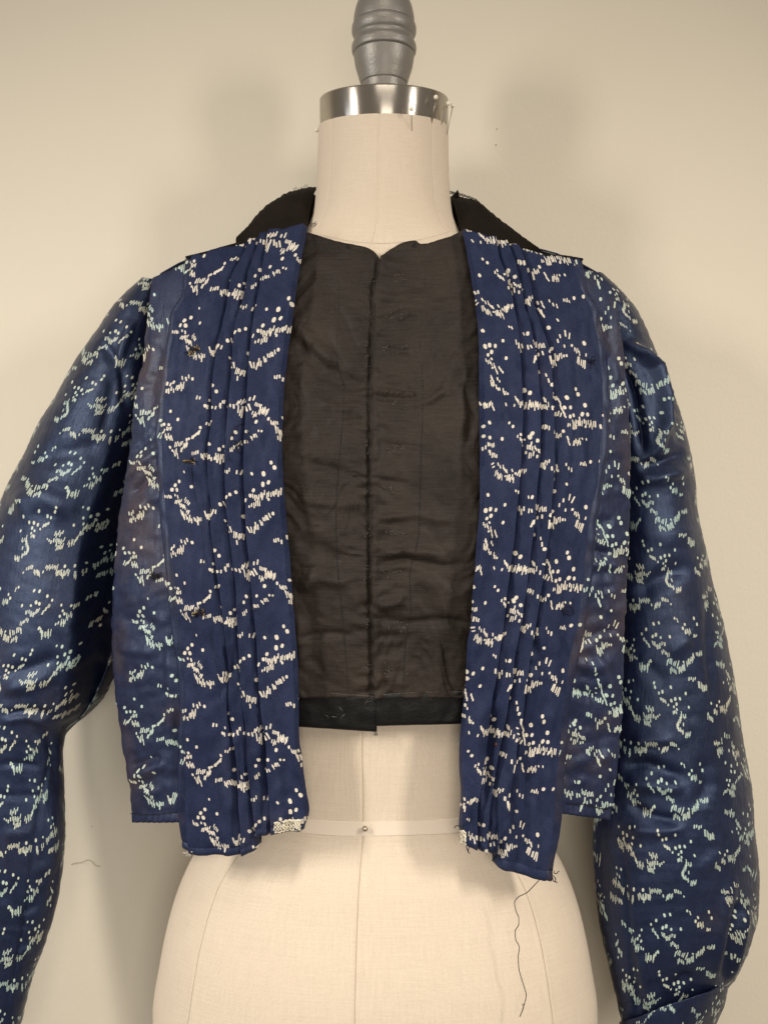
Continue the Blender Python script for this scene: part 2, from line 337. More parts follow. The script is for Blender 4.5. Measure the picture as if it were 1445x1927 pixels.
def plain_cloth(name, c0, c1, rough, spec, sheen, sx=400, sy=1700, bump=.3, streak=.5, tint=(1, .9, .8)):
    t = NT(name); uv = t.uv(); ob = t.obj()
    st = t.noise(t.mapping(uv, (sx, sy, 1)), 1.0, 3)
    st2 = t.noise(t.mapping(uv, (sx*.12, sy*.35, 1)), 1.0, 4, .65)
    big = t.noise(ob, 22, 4, .6)
    f = t.math('ADD', t.math('MULTIPLY', st, .5), t.math('MULTIPLY', st2, .5))
    f = t.math('ADD', t.math('MULTIPLY', f, streak), t.math('MULTIPLY', big, 1-streak))
    t.set(Base_Color=t.ramp(f, [(.36, c0), (.66, c1)]), Roughness=rough, Specular_IOR_Level=spec, Sheen_Weight=sheen, Sheen_Roughness=.5)
    t.b.inputs['Sheen Tint'].default_value = (*tint, 1)
    h = t.math('ADD', t.math('MULTIPLY', st, .6), t.math('MULTIPLY', t.noise(ob, 120, 3), 1.6))
    t.bump(h, bump, .001)
    return t.m
M_LINING = plain_cloth('brown_black_lining', (.0075, .0054, .0044), (.042, .0315, .0255), .58, .20, .0, 420, 2000, .3, .62)
M_BAND = plain_cloth('black_satin_band', (.002, .002, .0022), (.0055, .0052, .0053), .38, .26, .0)
M_COLLAR = plain_cloth('black_collar_cloth', (.0080, .0062, .0048), (.0170, .0130, .0098), .8, .06, .0)

def linen():
    t = NT('natural_linen'); uv = t.uv(); ob = t.obj()
    wx = t.wave(t.mapping(uv, (1, 1, 1), (0, 0, R(2))), 330, 'X', 1.5)
    wy = t.wave(uv, 350, 'Y', 1.5)
    slx = t.noise(t.mapping(uv, (900, 40, 1)), 1.0, 2)
    sly = t.noise(t.mapping(uv, (30, 900, 1)), 1.0, 2)
    weave = t.math('MULTIPLY', wx, wy)
    sl = t.math('ADD', slx, sly)
    f = t.math('ADD', t.math('MULTIPLY', weave, .22), t.math('ADD', t.math('MULTIPLY', sl, .22), t.math('MULTIPLY', t.noise(uv, 620, 2), .26)))
    base = t.ramp(f, [(.22, (.56, .47, .37)), (.45, (.69, .59, .475)), (.70, (.76, .67, .55))])
    blot = t.noise(ob, 16, 4)
    base = t.mix(t.ramp(blot, [(.42, (0, 0, 0)), (.75, (.35, .35, .35))]), base, (.66, .54, .44))
    t.set(Base_Color=base, Roughness=.85, Specular_IOR_Level=.15, Sheen_Weight=.08)
    t.bump(t.math('ADD', weave, t.math('MULTIPLY', sl, .6)), .45, .0006)
    return t.m
M_LINEN = linen()
def tape():
    t = NT('cotton_twill_tape'); uv = t.uv()
    tw = t.wave(t.mapping(uv, (1, 1, 1), (0, 0, R(35))), 330, 'X', .6)
    t.set(Base_Color=t.ramp(tw, [(.0, (.66, .56, .46)), (1., (.76, .67, .56))]), Roughness=.85, Specular_IOR_Level=.15)
    t.bump(tw, .3, .0004); return t.m
M_TAPE = tape()
def metal(name, col, rough, metallic=1.0, aniso=0.0, bump=0.0, nscale=300):
    t = NT(name); ob = t.obj()
    n = t.noise(t.mapping(ob, (6, 6, 900) if aniso else (1, 1, 1)), 1.0 if aniso else nscale, 3)
    t.set(Base_Color=t.mix(t.math('MULTIPLY', n, .5), col, tuple(c*.72 for c in col)), Metallic=metallic, Roughness=rough)
    if aniso:
        t.set(Anisotropic=aniso); t.set(Anisotropic_Rotation=.25)
        tn = t.new('ShaderNodeTangent', direction_type='RADIAL', axis='Z'); t.link(tn.outputs[0], t.b.inputs['Tangent'])
    if bump: t.bump(n, bump, .0006)
    return t.m
M_STEEL = metal('brushed_steel', (.50, .46, .41), .26, 1.0, .9)
M_SILVER = metal('silver_paint', (.275, .260, .238), .45, .55, 0, .5, 520)
M_BRASS = metal('dull_tack_metal', (.45, .40, .30), .3)
M_PIN = metal('pin_steel', (.30, .28, .25), .35)
def simple(name, c, rough=.5, spec=.5):
    t = NT(name); n = t.noise(t.obj(), 300, 2)
    t.set(Base_Color=t.mix(n, tuple(x*.85 for x in c), tuple(min(1, x*1.1) for x in c)), Roughness=rough, Specular_IOR_Level=spec)
    return t.m
M_PEARL = simple('pearl_white', (.80, .74, .62), .25)
M_THREAD = simple('black_thread', (.008, .008, .010), .55, .35)
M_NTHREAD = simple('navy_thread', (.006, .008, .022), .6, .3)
M_WTHREAD = simple('pale_thread', (.55, .52, .44), .7, .2)
M_GTHREAD = simple('grey_thread', (.16, .155, .14), .7, .2)
M_LTHREAD = simple('linen_thread', (.47, .385, .295), .85, .1)
M_STHREAD = simple('scrap_thread', (.30, .27, .215), .8, .2)
M_LACE = simple('cream_lace', (.72, .66, .53), .8, .2)
M_HOOK = metal('worn_brass_wire', (.20, .145, .07), .35)
M_MARK = simple('wall_mark', (.20, .17, .13), .8, .2)
def wall_mat():
    t = NT('wall_paint'); ob = t.obj()
    b = t.noise(ob, 2.3, 3); f = t.noise(ob, 230, 3, .5); f2 = t.noise(ob, 60, 2)
    c = t.mix(b, (.715, .655, .545), (.75, .69, .575))
    c = t.mix(t.math('MULTIPLY', t.noise(ob, 30, 4), .12), c, (.66, .60, .49))
    t.set(Base_Color=c, Roughness=.72, Specular_IOR_Level=.25)
    t.bump(t.math('ADD', f, t.math('MULTIPLY', f2, 1.2)), .22, .0012); return t.m
M_WALL = wall_mat()

# ------------------------------------------------------------------ wall
WY = 0.135
wall = mesh_obj('wall', [(-2.2, WY, -1.5), (2.2, WY, -1.5), (2.2, WY, 1.7), (-2.2, WY, 1.7), (-2.2, WY+.1, -1.5), (2.2, WY+.1, -1.5), (2.2, WY+.1, 1.7), (-2.2, WY+.1, 1.7)],
                [(0, 1, 2, 3), (5, 4, 7, 6), (4, 0, 3, 7), (1, 5, 6, 2), (3, 2, 6, 7), (4, 5, 1, 0)], M_WALL, smooth=False)
tag(wall, kind='structure')
mb = MB()
for (u, v, r) in ((935, 242, .0006), (933, 272, .0007), (173, 1556, .0005)):
    mb.ball(P(u, v, WY), r, 8, 6)
mb.build('wall_speck', M_MARK, wall)
o = MB(); 
pts = smooth_path([(134, 1628), (142, 1625), (152, 1624), (165, 1619), (174, 1623), (180, 1630), (188, 1631)], 30)
o.tube(P(pts[:, 0], pts[:, 1], WY-.0012+.0008*np.sin(np.arange(30))), .00024, 5)
tag(o.build('thread_scrap', M_STHREAD), 'short wavy scrap of grey thread stuck to the beige wall', 'thread')

# ------------------------------------------------------------------ dress form
TA = interp([(.42, .0575), (.36, .0605), (.32, .0615), (.295, .0630), (.278, .0655), (.266, .0700), (.258, .0745), (.250, .083), (.240, .108), (.228, .145), (.205, .182), (.18, .194), (.1, .19), (0, .188), (-.1, .165), (-.2, .140), (-.262, .130), (-.28, .1335), (-.30, .153), (-.328, .174), (-.37, .190), (-.42, .2005), (-.46, .206), (-.62, .204)])
TF = interp([(.42, .058), (.36, .0595), (.30, .0600), (.27, .0600), (.24, .062), (.2, .074), (.12, .093), (.03, .107), (-.05, .106), (-.15, .093), (-.25, .0835), (-.27, .0830), (-.33, .096), (-.42, .110), (-.5, .112), (-.62, .108)])
TX = interp([(.40, -.0005), (.30, -.001), (.1, -.004), (-.27, -.0075), (-.62, -.0085)])
def TN(z): return 2.0+.3*sstep(.27, .18, z)
def torso_pt(th, z, off=0.0):
    n = TN(z); s, c = np.sin(th), np.cos(th)
    x = TX(z)+(TA(z)+off)*np.sign(s)*np.abs(s)**(2/n)
    bb = TF(z)*np.where(z > .25, 1.0, 1.0)
    y = -(bb+off)*np.sign(c)*np.abs(c)**(2/n)
    return np.stack([x, y, z+0*x], -1)
form = empty('dress_form', (0, 0, -.62))
tag(form, 'linen covered dress form with steel neck ring and grey turned wooden finial', 'dress form')
FO = Vector((0, 0, -.62))
def fm(V): return V-np.array([0, 0, -.62])
zs = np.concatenate([np.linspace(.362, .24, 40), np.linspace(.236, -.25, 60), np.linspace(-.255, -.62, 70)])
thc = math.asin(.055)*-1
bounds = [thc, .80, 1.75, math.pi, 2*math.pi-1.75, 2*math.pi-.86, 2*math.pi+thc]
# neck tilts: the rim follows the ring
for k in range(6):
    a, b = bounds[k], bounds[k+1]
    e = np.array([0, .0035, .009, .018]); e2 = (b-a)-e[::-1]
    th = a+np.concatenate([e, np.linspace(.05, (b-a)-.05, 18), e2])
    TH_, Z_ = np.meshgrid(th, zs)
    edge = np.minimum(np.minimum(TH_-a, b-TH_), .03)*TA(Z_)       # distance to the seam (m)
    off = -.00055*np.exp(-(edge/.0007)**2)+.00025*np.exp(-((edge-.0018)/.0012)**2)
    Zt = np.where(Z_ > .25, Z_+.215*(-TF(Z_)*np.cos(TH_))*sstep(.25, .36, Z_), Z_)
    V = torso_pt(TH_, Z_, off); V[..., 2] = Zt
    uv = np.stack([TH_*.13, Z_], -1)
    p = grid_obj('linen_panel', fm(V), M_LINEN, form, uv, flip=False)
for k in (0, 1, 5, 2, 4):
    zz = np.linspace(.19, -.615, 150)
    pp = torso_pt(np.full(150, bounds[k]), zz, -.0004)
    m_ = MB(); m_.tube(fm(pp), .00034, 5); m_.build('seam', M_LTHREAD, form)
tape_z = np.array([-.26335, -.2634, -.2694, -.2750, -.27505])
th = np.linspace(0, 2*math.pi, 97)[:-1]
TH_, Z_ = np.meshgrid(th, tape_z)
V = torso_pt(TH_, Z_, np.array([-.0002, .0005, .0005, .0005, -.0002])[:, None]+.00015*np.sin(TH_*40))
V[..., 2] += .0006*np.sin(TH_*9)*np.array([0, 1, 1, 1, 1])[:, None]*.5
tag(grid_obj('waist_tape', fm(V), M_TAPE, form, np.stack([TH_*.13, Z_], -1), wrap=True, sharp=25))
q = P(687, 1560, -.0855)
mb = MB(); mb.ball(q+[0, -.0008, 0], .0023, 12, 8); mb.build('tack', M_BRASS, form).location = -FO
# ring (tilted forward)
def lathe(prof, n, tilt, c):
    prof = np.asarray(prof, float); q = np.linspace(0, 2*math.pi, n+1)[:-1]
    Rr, Q = np.meshgrid(prof[:, 0], q, indexing='ij'); Zz = np.broadcast_to(prof[:, 1][:, None], Rr.shape)
    x, y = Rr*np.sin(Q), -Rr*np.cos(Q)
    ct, st = math.cos(tilt), math.sin(tilt)
    return np.stack([c[0]+x, c[1]+y*ct-Zz*st, c[2]+y*st+Zz*ct], -1)
RC = (0.0, 0.0, .3595)
prof = [(.0555, -.001), (.0597, -.001), (.0600, 0.0), (.0600, .0255), (.0592, .0268), (.0575, .0275), (.03, .0285), (.0, .0287)]
V = lathe(prof, 96, .215, RC); M = V
o = grid_obj('neck_ring', fm(V), M_STEEL, form, wrap=True, sharp=40)
fin = [(.018, .0), (.0185, .004), (.0222, .0052), (.0226, .0085), (.0214, .0122), (.0203, .0132), (.0206, .0165), (.0211, .0195), (.0219, .0200),
       (.0245, .028), (.0270, .0365), (.0283, .0440), (.0287, .0462), (.0279, .0470), (.0296, .0480), (.0303, .0505), (.0303, .0535), (.0292, .0565), (.0277, .0585), (.0274, .0612),
       (.0292, .0640), (.0303, .0680), (.0301, .0715), (.0290, .0735), (.0280, .0742), (.0286, .0752), (.0284, .0790), (.0271, .0865), (.0246, .094), (.0205, .101), (.014, .1065), (.006, .109), (0, .1095)]
prof = smooth_path(fin, 220); prof[:, 0] = np.maximum(prof[:, 0], 0)
V = lathe(prof, 72, .06, (0.0, .002, .3835))
grid_obj('finial', fm(V), M_SILVER, form, wrap=True, sharp=50)

# ------------------------------------------------------------------ pins
def pin(head, tip, yh, yt, label):
    a, b = P(*head, yh), P(*tip, yt)
    e = empty('dressmaking_pin', tuple(b)); tag(e, label, 'pin', 'white headed pins round the neck ring')
    m = MB(); m.ball(a-b, .0020, 14, 10); m.build('pin_head', M_PEARL, e)
    m = MB(); m.tube([np.zeros(3), (a-b)*.5, (a-b)], [.00022, .00033, .00033], 6); m.build('pin_shaft', M_PIN, e)
pin((774, 204), (775, 249), -.066, -.0535, 'white headed pin upright in the linen below the right bright stripe of the ring')
pin((820, 182), (812, 236), -.050, -.040, 'white headed pin standing tallest against the ring, left of a close pair')
pin((843, 194), (827, 244), -.036, -.028, 'white headed pin leaning right at the ring edge, middle of three together')
pin((852, 198), (839, 261), -.020, -.016, 'outermost white headed pin past the right edge of the ring, its shaft shining')
pin((596, 244), (606, 254), -.006, .003, 'single white headed pin sticking out at the left side of the neck')

# ------------------------------------------------------------------ jacket surfaces
JA = interp([(.30, .055), (.28, .072), (.27, .092), (.262, .118), (.254, .148), (.24, .198), (.22, .232), (.19, .243), (.1, .247), (0, .251), (-.1, .255), (-.2, .250), (-.3, .238), (-.42, .236)])
JF = interp([(.30, .058), (.27, .066), (.24, .077), (.2, .092), (.12, .113), (.03, .128), (-.05, .129), (-.12, .125), (-.2, .120), (-.3, .118), (-.42, .120)])
LA = interp([(.30, .062), (.27, .085), (.25, .13), (.22, .19), (.1, .2), (-.1, .185), (-.3, .17)])
LF = interp([(.30, .058), (.27, .0615), (.24, .0655), (.2, .0785), (.12, .098), (.03, .112), (-.05, .1115), (-.12, .105), (-.2, .0985), (-.3, .096)])
def surf_y(x, z, A, F, n=2.4):
    q = np.clip(np.abs(x)/A(z), 0, .998)
    return -F(z)*(1-q**n)**(1/n)
def on_surf(u, v, A=JA, F=JF, lift=0.0, iters=60):
    y = np.full(np.broadcast(u, v).shape, -.06)
    for _ in range(iters):
        p = P(u, v, y); y = .6*y+.4*(surf_y(p[..., 0]+.004, p[..., 2], A, F)-lift)
    return P(u, v, y)

mb = MB()                                                        # faint stitched seam round the neck base
us = np.linspace(594, 850, 120)
sx = on_surf(us, 457-22*((us-716)/130)**2, TA, TF, .0006)
for i in range(0, 118, 2): mb.tube(sx[i:i+2], .0002, 4)
tag(mb.build('neck_stitching', M_LTHREAD, form), kind='stuff').location = -FO

jacket = empty('jacket', (0, 0, -.33))
tag(jacket, 'open navy silk jacket with cream dash print, black lining and pin tucked fronts', 'jacket')
JO = np.array([0, 0, -.33])
def part(name, V, mat, uv=None, label=None, **k):
    o = grid_obj(name, V-JO, mat, jacket, uv, **k)
    if label: o['label'] = label
    return o
def sub(mb, name, mat, parent, kind=None, label=None):
    mb.v = [p-JO for p in mb.v]
    o = mb.build(name, mat, parent)
    if kind: o['kind'] = kind
    if label: o['label'] = label
    return o

# --- front panels -------------------------------------------------
Lf = dict(
 F=line([(361,470),(361,485),(354,554),(331,597),(326,647),(320,696),(312,765),(307,839),(310,898),(316,967),(322,1026),(330,1090),(334,1140),(341,1200),(349,1271),(352,1331),(351,1401),(350,1535),(356,1599),(358,1640)]),
 D=line([(440,455),(434,469),(402,548),(385,637),(379,667),(373,735),(365,785),(361,868),(363,908),(373,957),(381,1006),(384,1070),(382,1120),(398,1200),(409,1261),(414,1321),(415,1400),(412,1470),(420,1530),(431,1578),(433,1640)]),
 T1=line([(468,445),(466,459),(436,530),(426,584),(416,627),(408,676),(402,736),(397,800),(392,849),(394,898),(398,947),(400,997),(406,1046),(411,1092),(418,1140),(426,1190),(430,1251),(430,1311),(434,1361),(442,1401),(447,1451),(455,1560),(458,1640)]),
 T2=line([(492,435),(489,450),(468,515),(456,574),(446,607),(440,647),(436,706),(430,778),(425,849),(426,898),(428,957),(434,1006),(440,1066),(445,1110),(447,1160),(451,1231),(457,1311),(465,1381),(469,1451),(482,1575),(484,1640)]),
 T3=line([(511,425),(507,440),(499,479),(489,542),(477,607),(472,647),(468,706),(464,778),(460,829),(459,878),(462,947),(464,997),(470,1056),(475,1115),(478,1150),(483,1200),(487,1271),(493,1341),(501,1401),(503,1441),(511,1560),(513,1640)]),
 I=line([(577,410),(576,424),(566,483),(560,518),(550,588),(540,657),(533,716),(530,770),(529,839),(531,898),(538,997),(545,1076),(549,1135),(553,1180),(558,1251),(560,1321),(561,1381),(568,1441),(574,1490),(580,1527),(571,1561),(570,1600)]),
 top=interp([(340,487),(349,485),(367,482),(418,467),(468,453),(509,438),(576,423),(590,420)]),
 bot=[1602,1606,1609,1607,1600,1569,1561])
Rf = dict(
 F=line([(1074,470),(1077,493),(1087,542),(1108,578),(1122,637),(1130,706),(1132,772),(1128,829),(1120,908),(1107,967),(1102,1007),(1097,1076),(1091,1118),(1083,1179),(1073,1228),(1065,1277),(1055,1346),(1048,1425),(1043,1490),(1038,1570),(1027,1633),(1022,1680)]),
 D=line([(1015,470),(1045,515),(1059,588),(1069,647),(1081,696),(1082,765),(1076,839),(1074,878),(1069,937),(1059,1006),(1055,1066),(1048,1120),(1037,1179),(1025,1228),(1014,1268),(1008,1307),(998,1366),(992,1425),(989,1498),(980,1570),(973,1606),(965,1680)]),
 T1=line([(931,440),(933,453),(941,493),(955,530),(967,582),(974,627),(980,696),(983,778),(980,849),(976,908),(970,977),(965,1026),(957,1085),(952,1125),(947,1169),(939,1218),(933,1268),(925,1317),(917,1396),(907,1445),(897,1530),(897,1590),(896,1680)]),
 T2=line([(950,450),(954,461),(967,495),(976,530),(986,578),(998,617),(1007,667),(1012,716),(1015,792),(1014,859),(1009,928),(1002,997),(996,1046),(988,1105),(978,1179),(968,1228),(963,1277),(953,1327),(945,1376),(937,1416),(929,1465),(918,1530),(915,1600),(914,1680)]),
 T3=line([(968,455),(974,467),(988,505),(998,548),(1010,594),(1024,633),(1036,676),(1038,716),(1039,792),(1042,859),(1037,928),(1032,987),(1024,1046),(1015,1118),(1004,1189),(994,1248),(988,1287),(980,1356),(972,1396),(962,1455),(948,1543),(936,1590),(934,1680)]),
 I=line([(870,415),(872,432),(880,469),(890,528),(897,578),(903,657),(904,736),(904,780),(905,859),(905,937),(899,1016),(895,1076),(891,1118),(888,1169),(881,1218),(879,1277),(872,1346),(867,1396),(866,1445),(869,1489),(866,1555),(873,1588),(874,1640)]),
 top=interp([(860,429),(872,432),(930,450),(975,467),(1010,478),(1076,488),(1097,489)]),
 bot=[1660,1650,1642,1604,1599,1633,1588])
FR_CREASE = {
 'L': [([(395,1330),(425,1290),(445,1240)],9,-.0016),([(400,1445),(430,1400),(450,1390)],9,.0014),([(380,985),(372,930),(355,880)],10,-.0016),
       ([(395,960),(402,1100)],9,.0013),([(356,640),(376,600),(388,560)],10,-.0012),([(480,745),(515,710)],6,.0007),
       ([(493,1390),(500,1480),(497,1560)],7,-.0022),([(520,1400),(526,1500),(540,1560)],12,.0022),([(430,1280),(440,1400),(438,1480)],6,-.0020),
       ([(452,1250),(462,1400),(470,1560)],6,.0018),([(560,1450),(562,1540)],8,-.0015),([(340,700),(352,790)],10,-.0012),([(345,1160),(378,1140)],9,.0012),
       ([(375,1240),(385,1420)],14,.0010)],
 'R': [([(930,1330),(922,1420),(905,1530)],9,-.0034),([(905,1300),(895,1420),(885,1540)],13,.0028),([(966,1400),(950,1480),(940,1590)],7,.0026),
       ([(978,1420),(962,1500),(955,1600)],8,-.0020),([(1000,1200),(1015,1240),(1000,1270)],10,-.0022),([(965,560),(955,500)],8,-.0014),
       ([(930,1080),(935,1000)],12,-.0010),([(1010,760),(1040,720),(1055,690)],8,.0009),([(1040,1340),(1010,1360)],8,.0009),([(888,1470),(886,1560)],8,-.0012)]}
def front_panel(side):
    g = Lf if side == 'L' else Rf
    names = ['F', 'D', 'T1', 'T2', 'T3', 'I']
    order = ['F', 'D', 'T1', 'T2', 'T3', 'I'] if side == 'L' else ['F', 'D', 'T3', 'T2', 'T1', 'I']
    # segments from the outer fold to the inner edge; strip beyond the fold first
    sg = 1 if side == 'L' else -1
    nrow = 260
    t = np.linspace(0, 1, nrow)
    cols_u, cols_h, cols_b, uvs = [], [], [], []
    bots = {'L': {'O': 1600, 'F': 1606, 'D': 1610, 'T1': 1607, 'T2': (1600, 1574), 'T3': 1568, 'I': 1561},
            'R': {'O': 1662, 'F': 1656, 'D': 1643, 'T3': (1632, 1604), 'T2': 1602, 'T1': 1596, 'I': 1588}}[side]
    def add(uf, h, b): cols_u.append(uf); cols_h.append(h); cols_b.append(b)
    def bb(k, i):
        x = bots[k]; return x[i] if isinstance(x, tuple) else x
    Fo = lambda v: g['F'](v)-sg*(13+3*sstep(700, 1100, v) if side == 'L' else 17+0*v)
    # strip
    for s in np.linspace(0, 1, 5):
        add((lambda v, s=s: Fo(v)+(g['F'](v)-Fo(v))*s*.93), -.0008+.0007*math.sin(math.pi*s), bots['O']*(1-s)+bb('F', 0)*s)
    for k in range(5):
        A_, B_ = order[k], order[k+1]
        n = 12 if k in (0, 4) else 8
        for j, s in enumerate(np.linspace(0, 1, n)):
            base = .0012
            sA = A_ != 'D'; sB = B_ != 'D'
            # tuck profile: raised where a tuck edge begins (outer end), flat toward the next one
            h = base+(.0021*math.exp(-(s/.30)**2) if A_.startswith('T') else 0)
            if A_ == 'F': h += .0009*math.exp(-(s/.18)**2)
            if A_ == 'D': h -= .0005*math.exp(-(s/.12)**2)
            if B_ == 'D': h -= .0005*math.exp(-((1-s)/.10)**2)
            if B_.startswith('T'): h -= .0030*math.exp(-((1-s)/.20)**2)
            if B_ == 'I': h += .0006*math.exp(-((1-s)/.3)**2)-.0035*max(0, (s-.93)/.07)**2
            if k > 0 and A_ == 'D' and j == 0: continue
            def mk(eps, hh, s=s, A_=A_, B_=B_):
                add((lambda v: g[A_](v)*(1-s)+g[B_](v)*s+eps), hh, bb(A_, 1)*(1-s)+bb(B_, 0)*s)
            if j == 0 and A_.startswith('T'):
                mk(1.4*sg, -.0070); mk(2.0*sg, h+.0002)
            elif j == n-1 and B_.startswith('T'):
                mk(-2.4*sg, h-.0006); mk(-1.6*sg, -.0070)
            elif j == 0 and A_ == 'F':
                mk(.5*sg, -.0050); mk(1.5*sg, h)
            else: mk(0, h)
    nc = len(cols_u)
    U = np.zeros((nrow, nc)); Vv = np.zeros((nrow, nc))
    for j in range(nc):
        v0 = 460.0
        for _ in range(6): v0 = float(g['top'](cols_u[j](v0)))
        v = v0+(cols_b[j]-v0)*t
        U[:, j] = cols_u[j](v); Vv[:, j] = v
    Hh = np.array(cols_h)[None, :].repeat(nrow, 0)
    p0 = on_surf(U, Vv)
    # soft drape
    hang = sstep(1150, 1600, Vv)
    Hh = Hh*(1+.6*hang)
    Hh += .0016*noise(np.stack([U*.045, Vv*.010, 0*U], -1), 1, 3)+.0012*noise(np.stack([U*.09, Vv*.03, 0*U], -1), 1, 5)+.0010*noise(np.stack([U*.16, Vv*.04, 0*U], -1), 1, 8)
    Hh += hang*.0022*noise(np.stack([U*.07, Vv*.006, 0*U], -1), 1, 9)
    Hh += 1.5*creases(U, Vv, FR_CREASE[side])
    # hem band: a groove at the hem stitching and a slightly fat hem
    bl = np.array(cols_b)[None, :]-Vv
    hemw = 19 if side == 'R' else 14
    Hh += .0004*sstep(hemw, hemw-3, bl)-.0009*np.exp(-((bl-hemw)/2.2)**2)
    Hh -= .0012*sstep(3, 0, bl)
    # clear of the side panel at the fold, and the free inner edge
    N = grid_normals(p0); N *= -np.sign(N[..., 1:2])
    V = p0+N*Hh[..., None]
    # lift of the free edge toward the camera (the open front stands away from the lining)
    # roll the inner edge back
    rows = V[:, -1:, :].copy(); rows[..., 1] += .0035; rows[..., 0] += -sg*.0006
    rows2 = rows.copy(); rows2[..., 1] += .002; rows2[..., 0] += -sg*.006
    V = np.concatenate([V, rows, rows2], 1)
    U2 = np.concatenate([U, U[:, -1:]+sg*6, U[:, -1:]+sg*16], 1); V2 = np.concatenate([Vv, Vv[:, -1:], Vv[:, -1:]], 1)
    ref = line([(g['T2'](v)-g['T2'](910.), v) for v in range(430, 1660, 30)])
    if side == 'L': tu = U2-ref(V2)-290
    else: tu = U2-ref(V2)-860+(LW-180)/5.07
    uv = print_uv(tu, V2-760)
    mats = [M_FRONT, M_SIDE]
    o = part('front_panel', V, mats, uv, sharp=38, thick=.0007, flip=(side == 'L'))
    mi = np.zeros(len(o.data.polygons), int)
    ncol = V.shape[1]-1
    mi = np.array([1 if (i % ncol) < 4 else 0 for i in range(len(mi))])
    o.data.polygons.foreach_set('material_index', mi)
    o['label'] = ('pin tucked front panel with hooks and a scrap of lace at the hem' if side == 'L'
                  else 'pin tucked front panel with a long loose thread at the hem')
    # surface lookup for things sewn on
    flatU, flatV, flatP = U.ravel(), Vv.ravel(), V[:, :nc].reshape(-1, 3)
    def at(u, v, lift=.0006):
        d = (flatU-u)**2+(flatV-v)**2; i = np.argpartition(d, 4)[:4]
        wgt = 1/(d[i]+.5); y = (flatP[i, 1]*wgt).sum()/wgt.sum()
        return P(u, v, y-lift)
    return o, at, g, bots
FL, atL, gL, botL = front_panel('L')
FRt, atR, gR, botR = front_panel('R')

def stitches(path_uv, at, pitch=5.2, length=3.5, r=.00040, lift=.0007):
    mb = MB(); pth = np.asarray(path_uv, float)
    d = np.concatenate([[0], np.cumsum(np.hypot(*np.diff(pth, axis=0).T))])
    s = 0.0
    while s < d[-1]-length:
        e = [(np.interp(q, d, pth[:, 0]), np.interp(q, d, pth[:, 1])) for q in (s, s+length)]
        a, b = at(*e[0], lift-.0003), at(*e[1], lift-.0003); m_ = (a+b)/2; m_[1] -= .0003
        mb.tube([a, m_, b], r, 4); s += pitch*random.uniform(.92, 1.08)
    return mb
def vline(f, v0, v1, n=60):
    v = np.linspace(v0, v1, n); return np.stack([f(v), v], -1)
sub(stitches(vline(gL['D'], 475, 1590), atL), 'topstitching', M_NTHREAD, FL, 'stuff')
sub(stitches(vline(lambda v: gL['F'](v)+1.5, 640, 1590, 90), atL, 4.4, 3.0), 'edge_stitching', M_NTHREAD, FL, 'stuff')
sub(stitches(vline(gR['D'], 500, 1618), atR), 'topstitching', M_NTHREAD, FRt, 'stuff')
sub(stitches(vline(lambda v: gR['F'](v)-1.5, 520, 1640, 90), atR, 4.4, 3.0), 'edge_stitching', M_NTHREAD, FRt, 'stuff')
sub(stitches([(360, 1592), (400, 1595), (430, 1594), (470, 1589), (482, 1583), (500, 1556), (516, 1552)], atL, 6, 4, .0004), 'hem_stitching', M_NTHREAD, FL, 'stuff')
sub(stitches([(872, 1566), (890, 1572), (932, 1584), (938, 1610), (965, 1613), (1000, 1624), (1044, 1640)], atR, 6, 4.2, .0004), 'hem_stitching', M_NTHREAD, FRt, 'stuff')

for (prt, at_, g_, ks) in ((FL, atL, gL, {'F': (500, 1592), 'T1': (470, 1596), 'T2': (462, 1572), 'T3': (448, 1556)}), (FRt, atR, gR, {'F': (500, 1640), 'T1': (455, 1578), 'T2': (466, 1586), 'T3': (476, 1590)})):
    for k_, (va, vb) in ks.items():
        m = MB(); m.tube([at_(a, b, -.0006) for a, b in vline(g_[k_], va, vb, 170)], .00062, 5)  # seam laid as a continuous dark cord, standing in for the fold's shadow
        sub(m, 'pleat_seam_shade' if k_ == 'F' else 'tuck_seam_shade', M_NTHREAD, prt)

